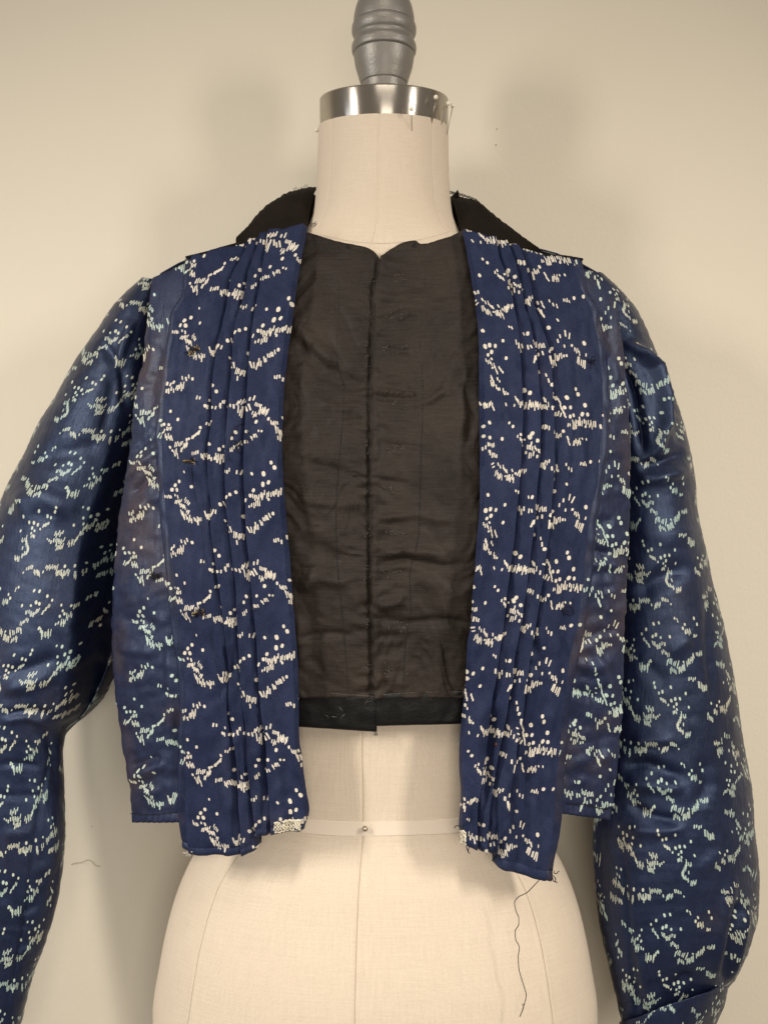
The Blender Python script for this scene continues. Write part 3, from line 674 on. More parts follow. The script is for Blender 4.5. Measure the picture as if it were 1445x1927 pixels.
# --- side panels --------------------------------------------------
SL = line([(290,500),(284,522),(273,600),(261,680),(249,760),(241,840),(233,900),(221,970),(214,1040),(208,1120),(205,1200),(209,1260),(214,1310),(220,1370),(228,1420),(239,1480),(244,1530),(247,1560)])
SR = line([(1108,500),(1128,515),(1150,532),(1160,552),(1166,601),(1176,659),(1181,737),(1188,800),(1190,870),(1190,930),(1186,1010),(1181,1140),(1177,1260),(1175,1311),(1171,1373),(1164,1453),(1156,1515),(1146,1560)])
SIDE_CREASE = {
 'L': [([(232,905),(262,870),(300,845)],7,.0028),([(238,935),(270,905),(305,890)],7,-.0022),([(240,970),(275,940),(308,935)],9,.0018),([(225,1175),(265,1165),(300,1190)],12,-.0030),([(215,1215),(250,1225),(300,1235)],11,.0032),
       ([(240,860),(270,830),(300,800)],8,-.002),([(240,1445),(280,1432),(300,1428)],7,-.0026),([(240,1463),(280,1452),(315,1440)],8,.0026),([(328,1330),(331,1420),(330,1500)],8,-.0030),([(310,1180),(322,1300),(318,1420)],9,.0022),
       ([(300,640),(285,720),(275,790)],10,-.0018),([(272,560),(268,640),(258,720)],6,-.0015),([(260,1500),(300,1490)],7,.0015)],
 'R': [([(1108,1046),(1125,1036),(1150,1042)],6,-.0030),([(1105,1065),(1140,1062),(1175,1070)],9,.0024),([(1095,1215),(1130,1190),(1172,1185)],8,-.0025),([(1085,1245),(1120,1262),(1165,1240)],10,.0030),([(1080,1300),(1120,1310),(1160,1290)],10,-.0024),
       ([(1110,1200),(1140,1270),(1160,1330)],9,.0020),([(1150,560),(1152,700),(1160,800)],10,-.0024),([(1140,640),(1170,720)],9,.0018),([(1075,1440),(1110,1430),(1160,1425)],9,.0018),([(1140,1380),(1120,1450)],8,-.0018)]}
def side_panel(side):
    g = Lf if side == 'L' else Rf; sg = 1 if side == 'L' else -1
    edge = SL if side == 'L' else SR
    nrow, nc = 220, 40
    s = np.linspace(0, 1, nc)
    topE, botE = (519., 1550.) if side == 'L' else (508., 1545.)
    topI, botI = (481., 1549.) if side == 'L' else (482., 1531.)
    t = np.linspace(0, 1, nrow)[:, None]
    vt = topE*(1-s)+topI*s; vb = botE*(1-s)+botI*s
    Vv = vt[None]*(1-t)+vb[None]*t
    inner = lambda v: g['F'](v)+sg*6
    U = edge(Vv)*(1-s)+inner(Vv)*s
    p0 = on_surf(U, Vv)
    h = -.0030*np.ones_like(U)
    h += 1.2*creases(U, Vv, SIDE_CREASE[side])
    h += .0015*noise(np.stack([U*.018, Vv*.02, 0*U], -1), 1, 21)+.0012*noise(np.stack([(U+Vv)*.04, (Vv-U*.4)*.055, 0*U], -1), 1, 23)+.0007*(.5-np.abs(noise(np.stack([U*.09, Vv*.11, 0*U], -1), 1, 27)))
    h = -.0030+(h+.0030)*np.where(s > .85, .6, 1.0)[None]*sstep(520, 680, Vv)
    bl = vb[None]-Vv
    h += .0004*sstep(17, 14, bl)-.0008*np.exp(-((bl-17)/2.5)**2)+.0006*sstep(20, 0, bl)*np.sin(U*.55)
    N = grid_normals(p0); N *= -np.sign(N[..., 1:2])
    V = p0+N*h[..., None]
    # wrap round to the back
    e = V[:, :1]
    bx = []
    for dy, dx in ((.105, .035), (.075, .016), (.045, .004), (.020, -.0005)):
        q = e.copy(); q[..., 1] = np.maximum(e[..., 1], -.05)+dy; q[..., 0] += sg*dx; bx.append(q)
    V = np.concatenate(bx+[V], 1)
    Ub = [U[:, :1]-sg*k for k in (250, 170, 100, 45)]
    U2 = np.concatenate(Ub+[U], 1); V2 = np.concatenate([Vv[:, :1]]*4+[Vv], 1)
    uv = print_uv((U2-290+70 if side == 'L' else U2-900+160)*1.02, (V2-700)*1.02)
    o = part('side_panel', V, M_SIDE, uv, thick=.0007, flip=(side == 'L'),
             label='faded purplish side panel with puckered hem' if side == 'L' else 'side panel with creases under the arm')
    flatU, flatV, flatP = U.ravel(), Vv.ravel(), V[:, 4:].reshape(-1, 3)
    def at(u, v, lift=.0006):
        d = (flatU-u)**2+(flatV-v)**2; i = np.argpartition(d, 4)[:4]
        wgt = 1/(d[i]+.5); y = (flatP[i, 1]*wgt).sum()/wgt.sum()
        return P(u, v, y-lift)
    return o, at
SPL, atSL = side_panel('L'); SPR, atSR = side_panel('R')
sub(stitches([(246, 1531), (270, 1534), (300, 1533), (340, 1528)], atSL, 5, 4.0, .00045), 'hem_stitching', M_THREAD, SPL, 'stuff')
sub(stitches([(1066, 1513), (1100, 1514), (1125, 1521), (1148, 1524)], atSR, 5, 4.0, .00045), 'hem_stitching', M_THREAD, SPR, 'stuff')

# --- back panel (seen only from the side) --------------------------
zz = np.linspace(.262, -.285, 60); q = np.linspace(-math.pi/2, math.pi/2, 50)
Q, Z_ = np.meshgrid(q, zz)
x = (JA(Z_)-.022)*np.sign(np.sin(Q))*np.abs(np.sin(Q))**(2/2.4)-.004
y = .105*np.abs(np.cos(Q))**(2/2.4)*(.65+.35*sstep(.26, .12, Z_))
V = np.stack([x, y, Z_], -1)
part('back_panel', V, M_SIDE, print_uv(Q*300, (.3-Z_)*2000), thick=.0007)

# --- sleeves ------------------------------------------------------
def sleeve(rows, ycs, depth, crease, hollow, side, tilt_uv=0):
    rows = np.array(rows, float); n = len(rows)
    nr, nc = 300, 120
    sp = smooth_path(rows, nr)                      # outer u,v  inner u,v
    yc = interp(list(zip(range(n), ycs)))(np.linspace(0, n-1, nr))
    dp = interp(list(zip(range(n), depth)))(np.linspace(0, n-1, nr))
    q = np.linspace(0, 2*math.pi, nc+1)[:-1]        # 0 = outer edge, pi/2 = front, pi = inner edge
    Cx = (1-np.cos(q))/2
    ex = np.sign(np.sin(q))*np.abs(np.sin(q))**.85
    U = sp[:, 0:1]*(1-Cx)+sp[:, 2:3]*Cx
    Vv = sp[:, 1:2]*(1-Cx)+sp[:, 3:4]*Cx
    Y = yc[:, None]-dp[:, None]*ex
    V0 = P(U, Vv, Y)
    N = np.cross(np.roll(V0, -1, 1)-np.roll(V0, 1, 1), np.gradient(V0, axis=0))
    N /= np.linalg.norm(N, axis=-1, keepdims=True)+1e-12
    c = V0.mean(1, keepdims=True); N *= np.sign(((V0-c)*N).sum(-1).mean())
    front = sstep(-.1, .3, ex)[None]
    h = 1.25*creases(U, Vv, crease)*front
    arr = np.stack([U*.011, Vv*.011, Y*20], -1)
    fade = sstep(0, .06, np.linspace(0, 1, nr))[:, None]
    h += fade*(.0013*noise(arr, 1, 31)+.0007*(.5-np.abs(noise(arr*np.array([.7, 2.2, 1]), 2.2, 33)))+.00055*(.5-np.abs(noise(arr*np.array([.6, 2.4, 1]), 5.5, 34)))+.0003*noise(arr, 9, 36))
    V = V0+N*h[..., None]
    if hollow is not None: V[..., 1] += hollow(U, Vv)*front
    # cloth coordinates
    dl = np.linalg.norm(np.diff(V0[:, nc//4], axis=0), axis=-1); L = np.concatenate([[0], np.cumsum(dl)])
    rad = np.hypot(np.ptp(V0[..., 0], axis=1), 0)/2
    tu = (q[None, :]-math.pi/2)*(rad[:, None]*1.05)/.0005
    tv = (L[:, None]+0*U)/.0005+(U-U.mean(1, keepdims=True))*tilt_uv
    # close the seam: duplicate first column
    V = np.concatenate([V, V[:, :1]], 1)
    tu = np.concatenate([tu, (2*math.pi-math.pi/2)*(rad[:, None]*1.05)/.0005], 1); tv = np.concatenate([tv, tv[:, :1]], 1)
    return V, tu, tv, (U, Vv, V[:, :nc], ex)
# photo-left sleeve (outer u,v, inner u,v)
rowsL = [(268,521,288,524),(226,560,292,580),(181,622,286,660),(131,698,276,740),(86,773,262,820),(46,848,252,900),(6,926,242,985),(-25,1018,234,1070),(-45,1110,226,1150),
         (-58,1200,208,1235),(-65,1290,163,1336),(-68,1370,117,1393),(-68,1450,119,1462),(-64,1560,122,1565),(-58,1700,107,1700),(-52,1770,88,1768),(-46,1840,63,1835),(-40,1927,40,1927),(-36,2000,22,1996)]
ycL = [.012,.016,.02,.024,.026,.026,.024,.02,.016,.012,.008,.006,.004,0,-.004,-.006,-.008,-.01,-.012]
dpL = [.012,.030,.042,.050,.055,.058,.060,.062,.062,.060,.056,.050,.046,.044,.040,.036,.032,.026,.022]
crL = [([(190,640),(230,700),(240,780)],10,-.004),([(60,870),(130,850),(200,830)],18,-.003),([(20,960),(80,935),(150,960)],26,.005),
       ([(105,1390),(78,1500),(62,1600),(42,1750),(8,1927)],3.0,-.0022),([(0,1345),(60,1338),(100,1345)],5,-.0022),([(0,1358),(50,1352),(95,1362)],6,.0018),([(0,1437),(75,1440)],6,-.0018),([(0,1497),(80,1500)],5,-.0016),
       ([(60,1560),(40,1570),(0,1572)],6,.0018),([(88,1380),(100,1420),(112,1500)],7,-.0026),([(98,1520),(100,1600),(85,1700)],10,.0020),([(105,1640),(92,1680)],6,-.002),([(0,1300),(60,1290),(120,1260)],12,.003),([(0,1270),(60,1255),(110,1235)],10,-.0028),
       ([(215,690),(205,760),(190,830)],12,-.003),([(250,600),(215,700)],9,.0026),([(60,1640),(90,1630)],6,.0016),([(40,1720),(75,1700)],6,-.0016),([(30,1800),(60,1780)],6,.0016),([(130,1190),(170,1175),(205,1150)],9,-.003),([(125,1260),(160,1230)],9,.003)]
foldline = line([(232,700),(200,880),(172,980),(152,1050),(140,1130),(132,1250),(118,1330),(104,1395),(150,1470)])
def hollowL(U, V):
    d = U-foldline(V)
    return .055*sstep(-6, 40, d)*sstep(760, 1010, V)*sstep(1420, 1360, V)
V, tu, tv, infoL = sleeve(rowsL, ycL, dpL, crL, hollowL, 'L', .25)
uv = print_uv_s(tu+140, tv+60)
SLV = part('sleeve', V, M_SATIN, uv, flip=False, label='sleeve on the left, its elbow fold in deep shade')
rowsR = [(1133,512,1112,509),(1181,560,1122,540),(1216,619,1126,595),(1246,684,1134,665),(1271,754,1144,742),(1293,822,1152,822),(1308,890,1158,900),(1315,975,1160,990),(1335,1070,1156,1090),(1360,1170,1150,1190),
         (1381,1275,1142,1290),(1398,1385,1133,1400),(1413,1485,1122,1500),(1421,1560,1117,1570),(1428,1640,1119,1650),(1426,1715,1127,1730),(1408,1788,1142,1800),(1384,1842,1156,1860),(1358,1872,1168,1912),(1340,1915,1180,1955)]
ycR = [.012,.016,.02,.024,.026,.028,.028,.026,.024,.022,.02,.016,.012,.008,.004,.0,-.004,-.006,-.008,-.01]
dpR = [.012,.028,.040,.048,.052,.056,.058,.060,.062,.064,.066,.068,.068,.067,.065,.060,.054,.044,.034,.026]
crR = [([(1175,640),(1205,665),(1232,690),(1248,745),(1250,800),(1232,870)],9,.0085),([(1172,690),(1195,740),(1205,800),(1210,860)],9,-.0080),([(1262,700),(1275,780),(1280,840)],9,-.003),
       ([(1200,880),(1245,868),(1290,850)],10,-.0045),([(1195,905),(1240,900),(1300,885)],10,.0040),([(1190,1120),(1240,1090),(1300,1060)],18,-.005),([(1190,990),(1250,1010),(1320,1000)],20,.003),
       ([(1190,1400),(1230,1390),(1270,1395)],11,.0035),([(1170,1440),(1220,1440),(1300,1470)],12,-.0050),([(1175,1475),(1230,1480),(1290,1485)],12,.004),([(1180,1510),(1220,1535),(1290,1550)],9,-.0035),([(1175,1560),(1230,1565),(1290,1560)],10,.0035),
       ([(1160,1540),(1176,1650),(1184,1750),(1198,1920)],3.0,-.0020),([(1395,1690),(1378,1760),(1362,1850)],7,-.0055),([(1408,1700),(1392,1780),(1372,1850)],7,.0035),([(1385,1640),(1360,1740),(1345,1850)],10,.0024),
       ([(1318,1420),(1330,1480),(1310,1520)],12,-.003),([(1310,1640),(1360,1600)],12,.0022),([(1255,1230),(1300,1200)],14,.0022),([(1210,1250),(1260,1290)],14,-.0022),([(1200,1780),(1215,1860),(1235,1920)],8,.003),([(1190,1840),(1205,1910)],6,-.003),
       ([(1260,1860),(1300,1830)],10,-.0025),([(1337,1085),(1330,1200),(1345,1330)],7,-.0015)]
V, tu, tv, infoR = sleeve(rowsR, ycR, dpR, crR, None, 'R', -.12)
uv = print_uv_s(tu+90, tv+250)
SRV = part('sleeve', V, M_SATIN, uv, flip=True, label='sleeve on the right, gathered into a turned cuff')
def at_sleeve(info):
    U, Vv, Pp, ex = info; sel = np.broadcast_to(ex > .15, U.shape)
    fu, fv, fp = U[sel], Vv[sel], Pp[sel]
    def at(u, v, lift=.0006):
        d = (fu-u)**2+(fv-v)**2; i = np.argpartition(d, 4)[:4]; wgt = 1/(d[i]+.5)
        return P(u, v, (fp[i, 1]*wgt).sum()/wgt.sum()-lift)
    return at
# cuff: a turned band round the sleeve end
def cuff():
    n = 90; q = np.linspace(0, 2*math.pi, n+1)
    Cx = (1-np.cos(q))/2; ex = np.sin(q)
    prof = [(1352, 1866, 1186, 1934, -.004), (1368, 1852, 1168, 1926, .0), (1371, 1852, 1165, 1926, .0012), (1370, 1866, 1165, 1938, .0015), (1362, 1895, 1168, 1962, .001), (1346, 1930, 1172, 1985, .0), (1322, 1975, 1180, 2020, -.002), (1310, 2010, 1186, 2050, -.003)]
    prof = np.array(prof); prof = np.stack([np.interp(np.linspace(0, len(prof)-1, 40), range(len(prof)), prof[:, k]) for k in range(5)], -1)
    U = prof[:, 0:1]*(1-Cx)+prof[:, 2:3]*Cx; Vv = prof[:, 1:2]*(1-Cx)+prof[:, 3:4]*Cx
    dep = .047+prof[:, 4:5]; yc = -.008
    V = P(U, Vv, yc-dep*ex)
    V += (.0009*noise(V, 60, 41))[..., None]*np.array([0, 1, 1.])
    return V, U, Vv, q
V, U, Vv, q = cuff()
CF = part('cuff', V, M_SATIN, print_uv_s(q[None]*150+0*U+40, Vv-1600+U*.3), flip=True, thick=.0008)
CF['label'] = 'turned back cuff at the end of the right sleeve'

# --- lining -------------------------------------------------------
CEN = line([(717,470),(717,488),(716,515),(708,540),(707,600),(704,660),(703,700),(703,800),(702,900),(703,1000),(702,1100),(705,1200),(706,1300),(708,1400)])
LIN_CREASE = [([(560,640),(610,700),(650,720),(700,735)],13,-.0040),([(545,600),(600,660),(640,690)],14,.0030),([(560,1010),(610,1040),(640,1060)],13,-.0035),([(560,1110),(600,1085),(660,1100)],12,.0025),([(560,870),(620,880),(690,905)],10,-.0016),
       ([(705,1062),(760,1052),(830,1065),(890,1060)],7,-.0028),([(705,1044),(770,1036),(840,1045)],8,.0022),([(705,1160),(760,1172),(840,1165),(890,1175)],8,-.0026),([(710,1140),(760,1130)],9,.0022),([(705,975),(780,968),(860,985)],8,.0015),
       ([(700,780),(680,790),(640,795)],6,-.0014),([(705,835),(760,838),(800,845)],6,-.0013),([(708,570),(740,575),(765,560)],6,-.0013),([(715,610),(760,590),(800,600)],7,.0013),([(720,655),(780,665)],7,-.0012),
       ([(870,720),(890,780),(880,840)],10,-.0018),([(800,750),(850,735),(880,690)],10,.0016),([(690,840),(697,870),(700,900)],4,-.0016),([(695,1090),(699,1120),(698,1160)],4,-.0016),([(560,1200),(620,1190),(690,1195)],8,-.0016),([(560,940),(640,950),(690,945)],9,.0012),
       ([(600,760),(640,770),(690,765)],8,.0014),([(880,900),(900,1000)],14,.0015),([(560,1150),(572,1260)],12,.002)]
def lining(side):
    nrow, nc = 230, 90
    s = np.linspace(0, 1, nc)
    if side == 'L':
        ti = interp([(500,480),(550,452),(570,440),(580,441),(640,458),(690,468),(708,478),(717,489)])
        outer = lambda v: 505+0*v; inner = lambda v: CEN(v)+8
    else:
        ti = interp([(717,489),(727,478),(742,468),(765,459),(781,456),(790,462),(830,452),(862,440),(874,433),(890,446),(935,490)])
        outer = lambda v: 930+0*v; inner = lambda v: CEN(v)
    U = np.zeros((nrow, nc)); Vv = np.zeros((nrow, nc)); t = np.linspace(0, 1, nrow)
    for j in range(nc):
        v0 = 470.
        for _ in range(6):
            uu = outer(v0)*(1-s[j])+inner(v0)*s[j]; v0 = float(ti(min(uu, 717) if side == 'L' else uu))
        v = v0+(1312-v0)*t; Vv[:, j] = v; U[:, j] = outer(v)*(1-s[j])+inner(v)*s[j]
    p0 = on_surf(U, Vv, LA, LF)
    h = 1.5*creases(U, Vv, LIN_CREASE)
    wx_ = noise(np.stack([U*.012, Vv*.012, 0*U], -1), 1, 57)
    a = np.stack([U*.016+.5*wx_, Vv*.029+U*.006*wx_+.6*wx_, 0*U], -1)
    h += .0014*noise(a, 1, 51)+.0013*(.5-np.abs(noise(a, 1.7, 52)))+.0009*(.5-np.abs(noise(np.stack([U*.05+Vv*.02, Vv*.06-U*.02, 0*U], -1), 1, 53)))+.0002*noise(a, 11, 54)
    # puckers at the closure
    near = np.exp(-((U-CEN(Vv)-(25 if side == 'R' else -8))/34)**2)
    h += near*(.0020*noise(np.stack([U*.03, Vv*.09, 0*U], -1), 1, 56))
    if side == 'L': h -= .0026*np.exp(-((U-CEN(Vv)+5)/7)**2)
    if side == 'R': h += .0034*np.exp(-((U-CEN(Vv))/12)**2)+.0004
    h = .0015+np.where(h < -.002, -.002+.35*(h+.002), h); h = np.maximum(h, -.0035)
    N = grid_normals(p0); N *= -np.sign(N[..., 1:2]); V = p0+N*h[..., None]
    if side == 'R':
        e = V[:, -1:].copy(); e[..., 1] += .0016
        V = np.concatenate([V, e], 1); U2 = np.concatenate([U, U[:, -1:]-1], 1); V2 = np.concatenate([Vv, Vv[:, -1:]], 1)
    else: U2, V2 = U, Vv
    o = part('lining_front', V, M_LINING, np.stack([U2*.00044, -V2*.00044], -1), thick=.0005, flip=(side == 'L'), sharp=50)
    fu, fv, fp = U.ravel(), Vv.ravel(), V[:, :nc].reshape(-1, 3)
    def at(u, v, lift=.0004):
        d = (fu-u)**2+(fv-v)**2; i = np.argpartition(d, 4)[:4]; wgt = 1/(d[i]+.5)
        return P(u, v, (fp[i, 1]*wgt).sum()/wgt.sum()-lift)
    return o, at
LNL, atNL = lining('L'); LNR, atNR = lining('R')
LNL['label'] = 'brown black lining front lying underneath at the closure'
LNR['label'] = 'brown black lining front overlapping at the closure, marked with thread ends'
seamL = [(634,462),(637,520),(638,562),(635,620),(634,679),(647,729),(646,770),(642,826),(636,896),(632,969),(635,1056),(641,1129),(649,1216),(654,1274),(656,1306)]
seamR = [(808,466),(800,528),(793,603),(790,661),(795,711),(795,780),(792,850),(790,925),(789,983),(783,1033),(771,1082),(773,1152),(764,1201),(760,1260),(759,1306)]
sub(stitches(smooth_path(seamL, 200), atNL, 5.4, 3.4, .0004), 'seam_stitching', M_THREAD, LNL, 'stuff')
sub(stitches(smooth_path(seamR, 200), atNR, 5.4, 3.4, .0004), 'seam_stitching', M_THREAD, LNR, 'stuff')
def squiggle(mb, at, u, v, ln, r=.00027, lift=.0012, ang=None):
    a = random.uniform(0, 6.28) if ang is None else ang
    p = [np.array([u, v])]
    for k in range(5):
        a += random.uniform(-.9, .9); p.append(p[-1]+ln/5*np.array([math.cos(a), math.sin(a)]))
    p = smooth_path(p, 12); mb.tube([at(x, y, lift*(.3+math.sin(math.pi*i/11))) for i, (x, y) in enumerate(p)], r, 4)
ml, mr = MB(), MB()
for v in (522, 530, 590, 597, 652, 668, 690, 775, 840, 855, 908, 925, 1000, 1012, 1070, 1086, 1165, 1178, 1252, 1262):
    for _ in range(2): squiggle(ml, atNL, float(CEN(v))-random.uniform(7, 17), v+random.uniform(-3, 3), random.uniform(4, 8))
for v in (520, 590, 655, 760, 845, 918, 1000, 1080, 1180, 1262):
    for k in range(9): squiggle(mr, atNR, float(CEN(v))+random.uniform(16, 62), v+random.uniform(-8, 8), random.uniform(4, 10), ang=random.choice([None, 1.57]))
M_SEAMTH = simple('glint_black_thread', (.075, .068, .06), .35, .6)  # black thread lightened so its colour carries the faint glints
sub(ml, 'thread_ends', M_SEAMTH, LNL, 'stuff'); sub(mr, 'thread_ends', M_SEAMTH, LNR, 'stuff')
m = MB()
for (u, v) in ((660, 466), (781, 456)):
    for _ in range(3): squiggle(m, atNR if u > 717 else atNL, u, v, 11, .00025, .002)
sub(m, 'neckline_thread', M_THREAD, LNR, 'stuff')
# waistband
def band(side):
    nc, nr = 60, 22; s = np.linspace(0, 1, nc)[None]; t = np.linspace(0, 1, nr)[:, None]
    if side == 'L':
        U = 500+(709-500)*s+0*t; v0 = 1297+11*s; v1 = 1364+14*s
    else:
        U = 706+(930-706)*s+0*t; v0 = 1306-6*s-3*np.sin(s*3); v1 = 1367-6*s
    Vv = v0+(v1-v0)*t
    p0 = on_surf(U, Vv, LA, LF, .0012 if side == 'L' else .0026)
    h = .0005*noise(np.stack([U*.05, Vv*.05, 0*U], -1), 1, 61)+.0007*sstep(0, .12, t)*sstep(1, .93, t)
    V = p0.copy(); V[..., 1] -= h
    o = part('waistband', V, M_BAND, np.stack([U*.00044, -Vv*.00044], -1), thick=.0008, flip=False)
    fu, fv, fp = U.ravel(), Vv.ravel(), V.reshape(-1, 3)
    def at(u, v, lift=.0005):
        i = np.argmin((fu-u)**2+(fv-v)**2); return P(u, v, fp[i, 1]-lift)
    return o, at
WBL, atWL = band('L'); WBR, atWR = band('R')
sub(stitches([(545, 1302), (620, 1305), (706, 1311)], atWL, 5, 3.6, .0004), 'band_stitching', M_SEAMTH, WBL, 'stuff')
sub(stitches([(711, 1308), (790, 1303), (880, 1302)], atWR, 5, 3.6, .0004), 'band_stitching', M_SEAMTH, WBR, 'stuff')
m = MB()
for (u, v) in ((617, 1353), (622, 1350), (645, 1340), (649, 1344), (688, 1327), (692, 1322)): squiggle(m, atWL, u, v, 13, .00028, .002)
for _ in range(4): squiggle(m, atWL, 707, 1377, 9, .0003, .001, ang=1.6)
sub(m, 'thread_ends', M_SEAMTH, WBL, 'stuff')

# --- collar -------------------------------------------------------
def collar(low, up, name, label, flip):
    nc, nr = 70, 26
    lo = smooth_path(low, nc); hi = smooth_path(up, nc); t = np.linspace(0, 1, nr)[:, None]
    hi[:, 1] += np.sin(np.linspace(0, math.pi, nc))*1.2*np.sin(np.arange(nc)*.9)*np.sin(np.arange(nc)*.37)+np.sin(np.linspace(0, math.pi, nc))*.8*np.sin(np.arange(nc)*1.7)
    a = P(lo[:, 0], lo[:, 1], lo[:, 2]); b = P(hi[:, 0], hi[:, 1], hi[:, 2])
    V = a[None]*(1-t[..., None])+b[None]*t[..., None]
    bul = np.sin(math.pi*np.clip((t-.25)/.75, 0, 1))*.009
    V[..., 1] -= bul; V[..., 2] += bul*.5
    V += (.0012*noise(V, 45, 71)+.0006*noise(V, 110, 72))[..., None]*np.array([.2, 1, .4])
    u = np.linspace(0, .2, nc)[None]+0*t
    o = part(name, V, M_COLLAR, np.stack([u, .06*t+0*u], -1), thick=.0012, flip=flip)
    if label: o['label'] = label
    return o, V
# left: from the shoulder up to the neck, then behind it
lowL = [(440,470,-.006),(468,466,-.032),(509,453,-.052),(545,444,-.052),(575,436,-.046)]
upL = [(452,454,.004),(472,428,.012),(488,401,.022),(519,374,.030),(552,358,.034),(590,351,.030),(600,351,.036)]
lowR = [(1020,486,-.008),(975,478,-.036),(930,463,-.053),(900,453,-.050),(872,442,-.044)]
upR = [(1004,475,.002),(985,455,.010),(950,424,.020),(921,399,.026),(897,377,.030),(872,371,.030),(856,369,.031),(838,370,.036)]
CLo, CLV = collar(lowL, upL, 'collar', 'black collar end lying over the left shoulder', True)
CRo, CRV = collar(lowR, upR, 'collar', 'black collar end with a frayed stitched edge over the right shoulder', False)
# stand of the collar behind the neck
q = np.linspace(-1.5, 1.5, 60); t = np.linspace(0, 1, 12)
Q, T = np.meshgrid(q, t)
V = np.stack([.071*np.sin(Q)*(1+.10*(1-T)), .074*np.cos(Q)*(1+.08*(1-T))+.006, .256+.051*T+.004*np.cos(Q)], -1)
part('collar_stand', V, M_COLLAR, np.stack([Q*.07, T*.05], -1), thick=.0012)
# inner black facing between collar and neck (dark wedge beside the neck)
for sgn, pts in ((1, [(576,424),(585,400),(592,352)]), (-1, [(871,432),(852,410),(842,364)])):
    pass
# piping along the shoulder seams
for pts in ([(455,457),(418,467),(395,474),(350,485)], [(1003,477),(1030,481),(1060,483),(1096,489)]):
    m = MB(); p = smooth_path(pts, 24)
    m.tube([on_surf(np.array(u), np.array(v-1.0), lift=.0012) for u, v in p], .0012, 6)
    sub(m, 'shoulder_piping', M_COLLAR, jacket)
# frayed stitching on collar edges
m = MB()
edge = P(*np.array([(846,364),(858,366),(870,369),(884,374),(898,380)]).T, .024)
e = smooth_path(edge, 90)
for off in (0, 1.7, 3.1):
    k = np.arange(90)
    m.tube(e+np.stack([.0006*np.sin(k*.9+off), -.002-.001*np.cos(k*.7+off), .0012*np.sin(k*.63+off*2)+.0006], -1), .00028, 4)
sub(m, 'frayed_stitching', M_GTHREAD, CRo, 'stuff')
m = MB()
for k in range(9):
    u = 553+k*3.2; a = P(u, 362-k*.7, .024)
    m.tube([a, a+[random.uniform(-.001, .001), -.001, .002], a+[random.uniform(-.002, .002), -.001, random.uniform(.003, .0055)]], .00022, 4)
for k in range(5):
    a = atL(588-k*1.5, 428-k*2, .001); m.tube([a, a+[.002, -.001, .001], a+[random.uniform(.002, .005), -.001, random.uniform(.0, .004)]], .00025, 4)
sub(m, 'frayed_edge', M_THREAD, CLo, 'stuff')

# --- hooks, thread tangles, lace ----------------------------------
def tangle(parent, at, u, v, n, spread, mat, name='thread_tangle', r=.00026, ln=10):
    spread *= .6
    m = MB()
    for _ in range(n): squiggle(m, at, u+random.gauss(0, spread), v+random.gauss(0, spread*.8), random.uniform(ln*.5, ln), r, .0022)
    return sub(m, name, mat, parent, 'stuff')
tangle(FL, atL, 362, 659, 26, 5.5, M_NTHREAD); tangle(FL, atL, 372, 1154, 24, 5.5, M_NTHREAD)
tangle(FRt, atR, 1112, 680, 20, 7, M_NTHREAD); tangle(SPL, atSL, 291, 1084, 26, 7, M_THREAD)
tangle(FL, atL, 448, 838, 9, 6, M_WTHREAD, r=.0002); tangle(FL, atL, 449, 836, 14, 7, M_NTHREAD)
def hook(parent, at, u, v, ang):
    m = MB(); ca, sa = math.cos(ang), math.sin(ang)
    def q(x, y, l): return at(u+x*ca-y*sa, v+x*sa+y*ca, l)
    for s in (-1, 1):
        m.tube([q(*p) for p in ((8, 4.5*s, .001), (11, 6*s, .001), (12.5, 3*s, .001), (9, 1.2*s, .0013), (2, 1.4*s, .0016), (-8, 1.6*s, .002), (-11, .6*s, .0022))], .0005, 6)
    m.tube([q(*p) for p in ((-11, 0, .0022), (-13, 0, .0030), (-11, 0, .0040), (-5, 0, .0036))], .00055, 6)
    sub(m, 'hook', M_HOOK, parent)
hook(FL, atL, 355, 868, 0.05); tangle(FL, atL, 362, 866, 8, 3.5, M_NTHREAD)
hook(FL, atL, 364, 660, -.7); hook(FL, atL, 372, 1154, -.15)
m = MB(); pth = smooth_path([(432,868),(428,852),(436,815),(447,800),(458,797),(465,806),(466,822),(460,840),(452,852),(444,846)], 60)
m.tube([atL(a, b, .0022+.001*math.sin(i*.2)) for i, (a, b) in enumerate(pth)], .00042, 5)
sub(m, 'thread_loop', M_NTHREAD, FL)
m = MB(); pth = smooth_path([(1062,1158),(1060,1146),(1068,1141),(1076,1142),(1080,1150),(1076,1158),(1066,1154),(1062,1146),(1070,1152)], 60)
m.tube([atR(a, b, .0018+.001*math.sin(i*.3)) for i, (a, b) in enumerate(pth)], .00040, 5); m.ball(atR(1061, 1163), .0008)
sub(m, 'thread_loop', M_NTHREAD, FRt)
m = MB(); pth = smooth_path([(1104,884),(1106,890),(1100,896),(1098,906),(1104,909)], 30)
m.tube([atR(a, b, .0012) for a, b in pth], .00035, 5); m.ball(atR(1104, 885), .0009); m.ball(atR(1103, 908), .0009)
sub(m, 'button_thread', M_NTHREAD, FRt)
m = MB(); m.ball(atR(934, 1401, -.0006), .0018, 10, 6); sub(m, 'rust_spot', simple('rust', (.07, .025, .015), .8, .2), FRt)
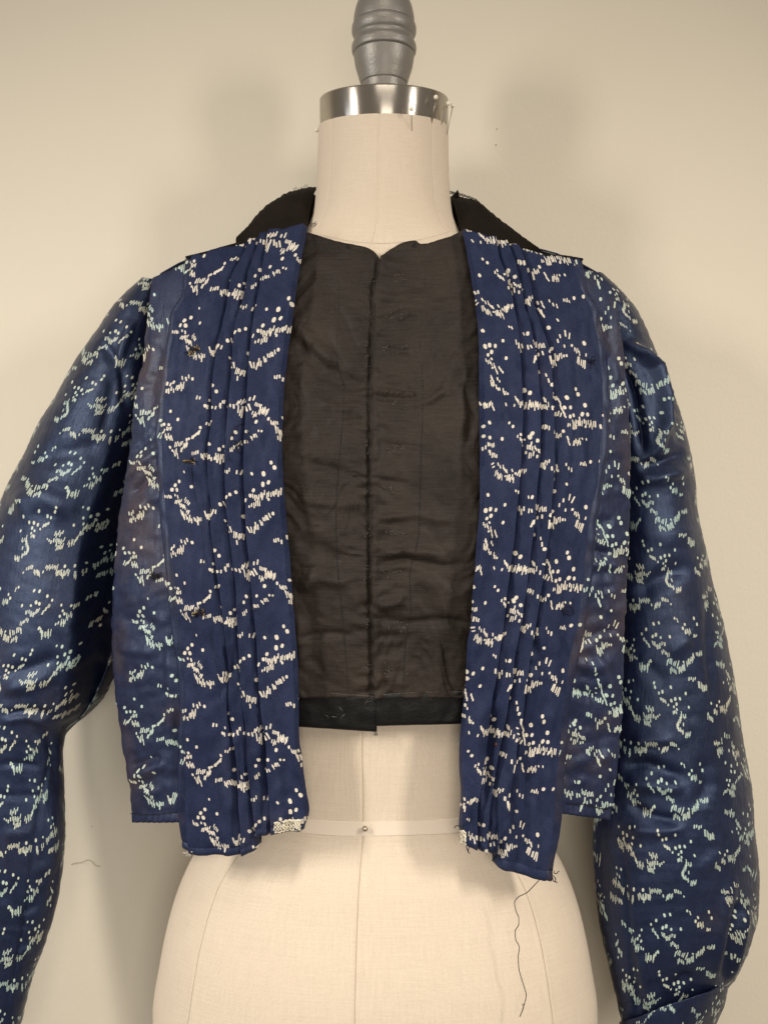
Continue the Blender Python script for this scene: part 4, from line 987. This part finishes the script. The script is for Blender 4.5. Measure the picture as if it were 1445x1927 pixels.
def lace(at, u0, v0, u1, v1, hgt, parent, n=9, lean=0):
    m = MB()
    def q(s, t): return at(u0+(u1-u0)*s, v0+(v1-v0)*s+hgt*t+1.2*math.sin(s*9), .0018+.0004*math.sin(s*20))
    for k in range(-3, n+1):
        for d in (1, -1):
            pts = []
            for t in np.linspace(0, 1, 7):
                s = (k+.5+d*(t-.5)*3)/n
                if 0 <= s <= 1: pts.append(q(s, t))
            if len(pts) > 1: m.tube(pts, .00034, 4)
    for t in (0, .08, 1): m.tube([q(s, t+.05*math.sin(s*40)) for s in np.linspace(0, 1, 30)], .00045, 5)
    for (s0, rr) in ((.42, .07), (.86, .05)):
        for k in range(7): m.tube([q(s0+rr*math.cos(a), .5+.42*math.sin(a)) for a in (k*.9, k*.9+.5, k*.9+1)], .0005, 4)
    o = sub(m, 'lace', M_LACE, parent); return o
lace(atL, 516, 1548, 566, 1542, 19, FL)['label'] = 'scrap of cream lace at the inner hem corner'
lace(atR, 866, 1563, 877, 1567, 22, FRt, 3)['label'] = 'small remnant of cream lace at the hem corner'
m = MB()
for k in range(6): squiggle(m, atL, 354+random.uniform(0, 3), 1600, 14, .0005, .002, 1.4)
sub(m, 'pale_thread_end', M_WTHREAD, FL, 'stuff')
m = MB()
for (u, v, a) in ((881, 1590, 1.7), (883, 1594, 1.9), (934, 1609, 2.7), (932, 1612, 2.4), (1042, 1640, 1.0), (1041, 1648, .9), (1040, 1652, 1.4), (866, 1558, 3.6), (870, 1563, 3.9)):
    squiggle(m, atR, u, v, 15, .0004, .002, a)
sub(m, 'frayed_ends', M_NTHREAD, FRt, 'stuff')
# long loose thread
path = smooth_path([(1016,1655),(1004,1668),(992,1680),(974,1690),(968,1700),(971,1716),(976,1728),(976,1740),(969,1754),(970,1768),(977,1784),(975,1802),(976,1822),(981,1842),(986,1858),(990,1874),(986,1892),(979,1912),(978,1914),(985,1896),(983,1890)], 140)
ys = np.interp(np.linspace(0, 1, 140), [0, .1, .3, 1], [-.112, -.105, -.108, -.112])
m = MB(); m.tube(P(path[:, 0], path[:, 1], ys), .00036, 5)
sub(m, 'loose_thread', M_THREAD, jacket)
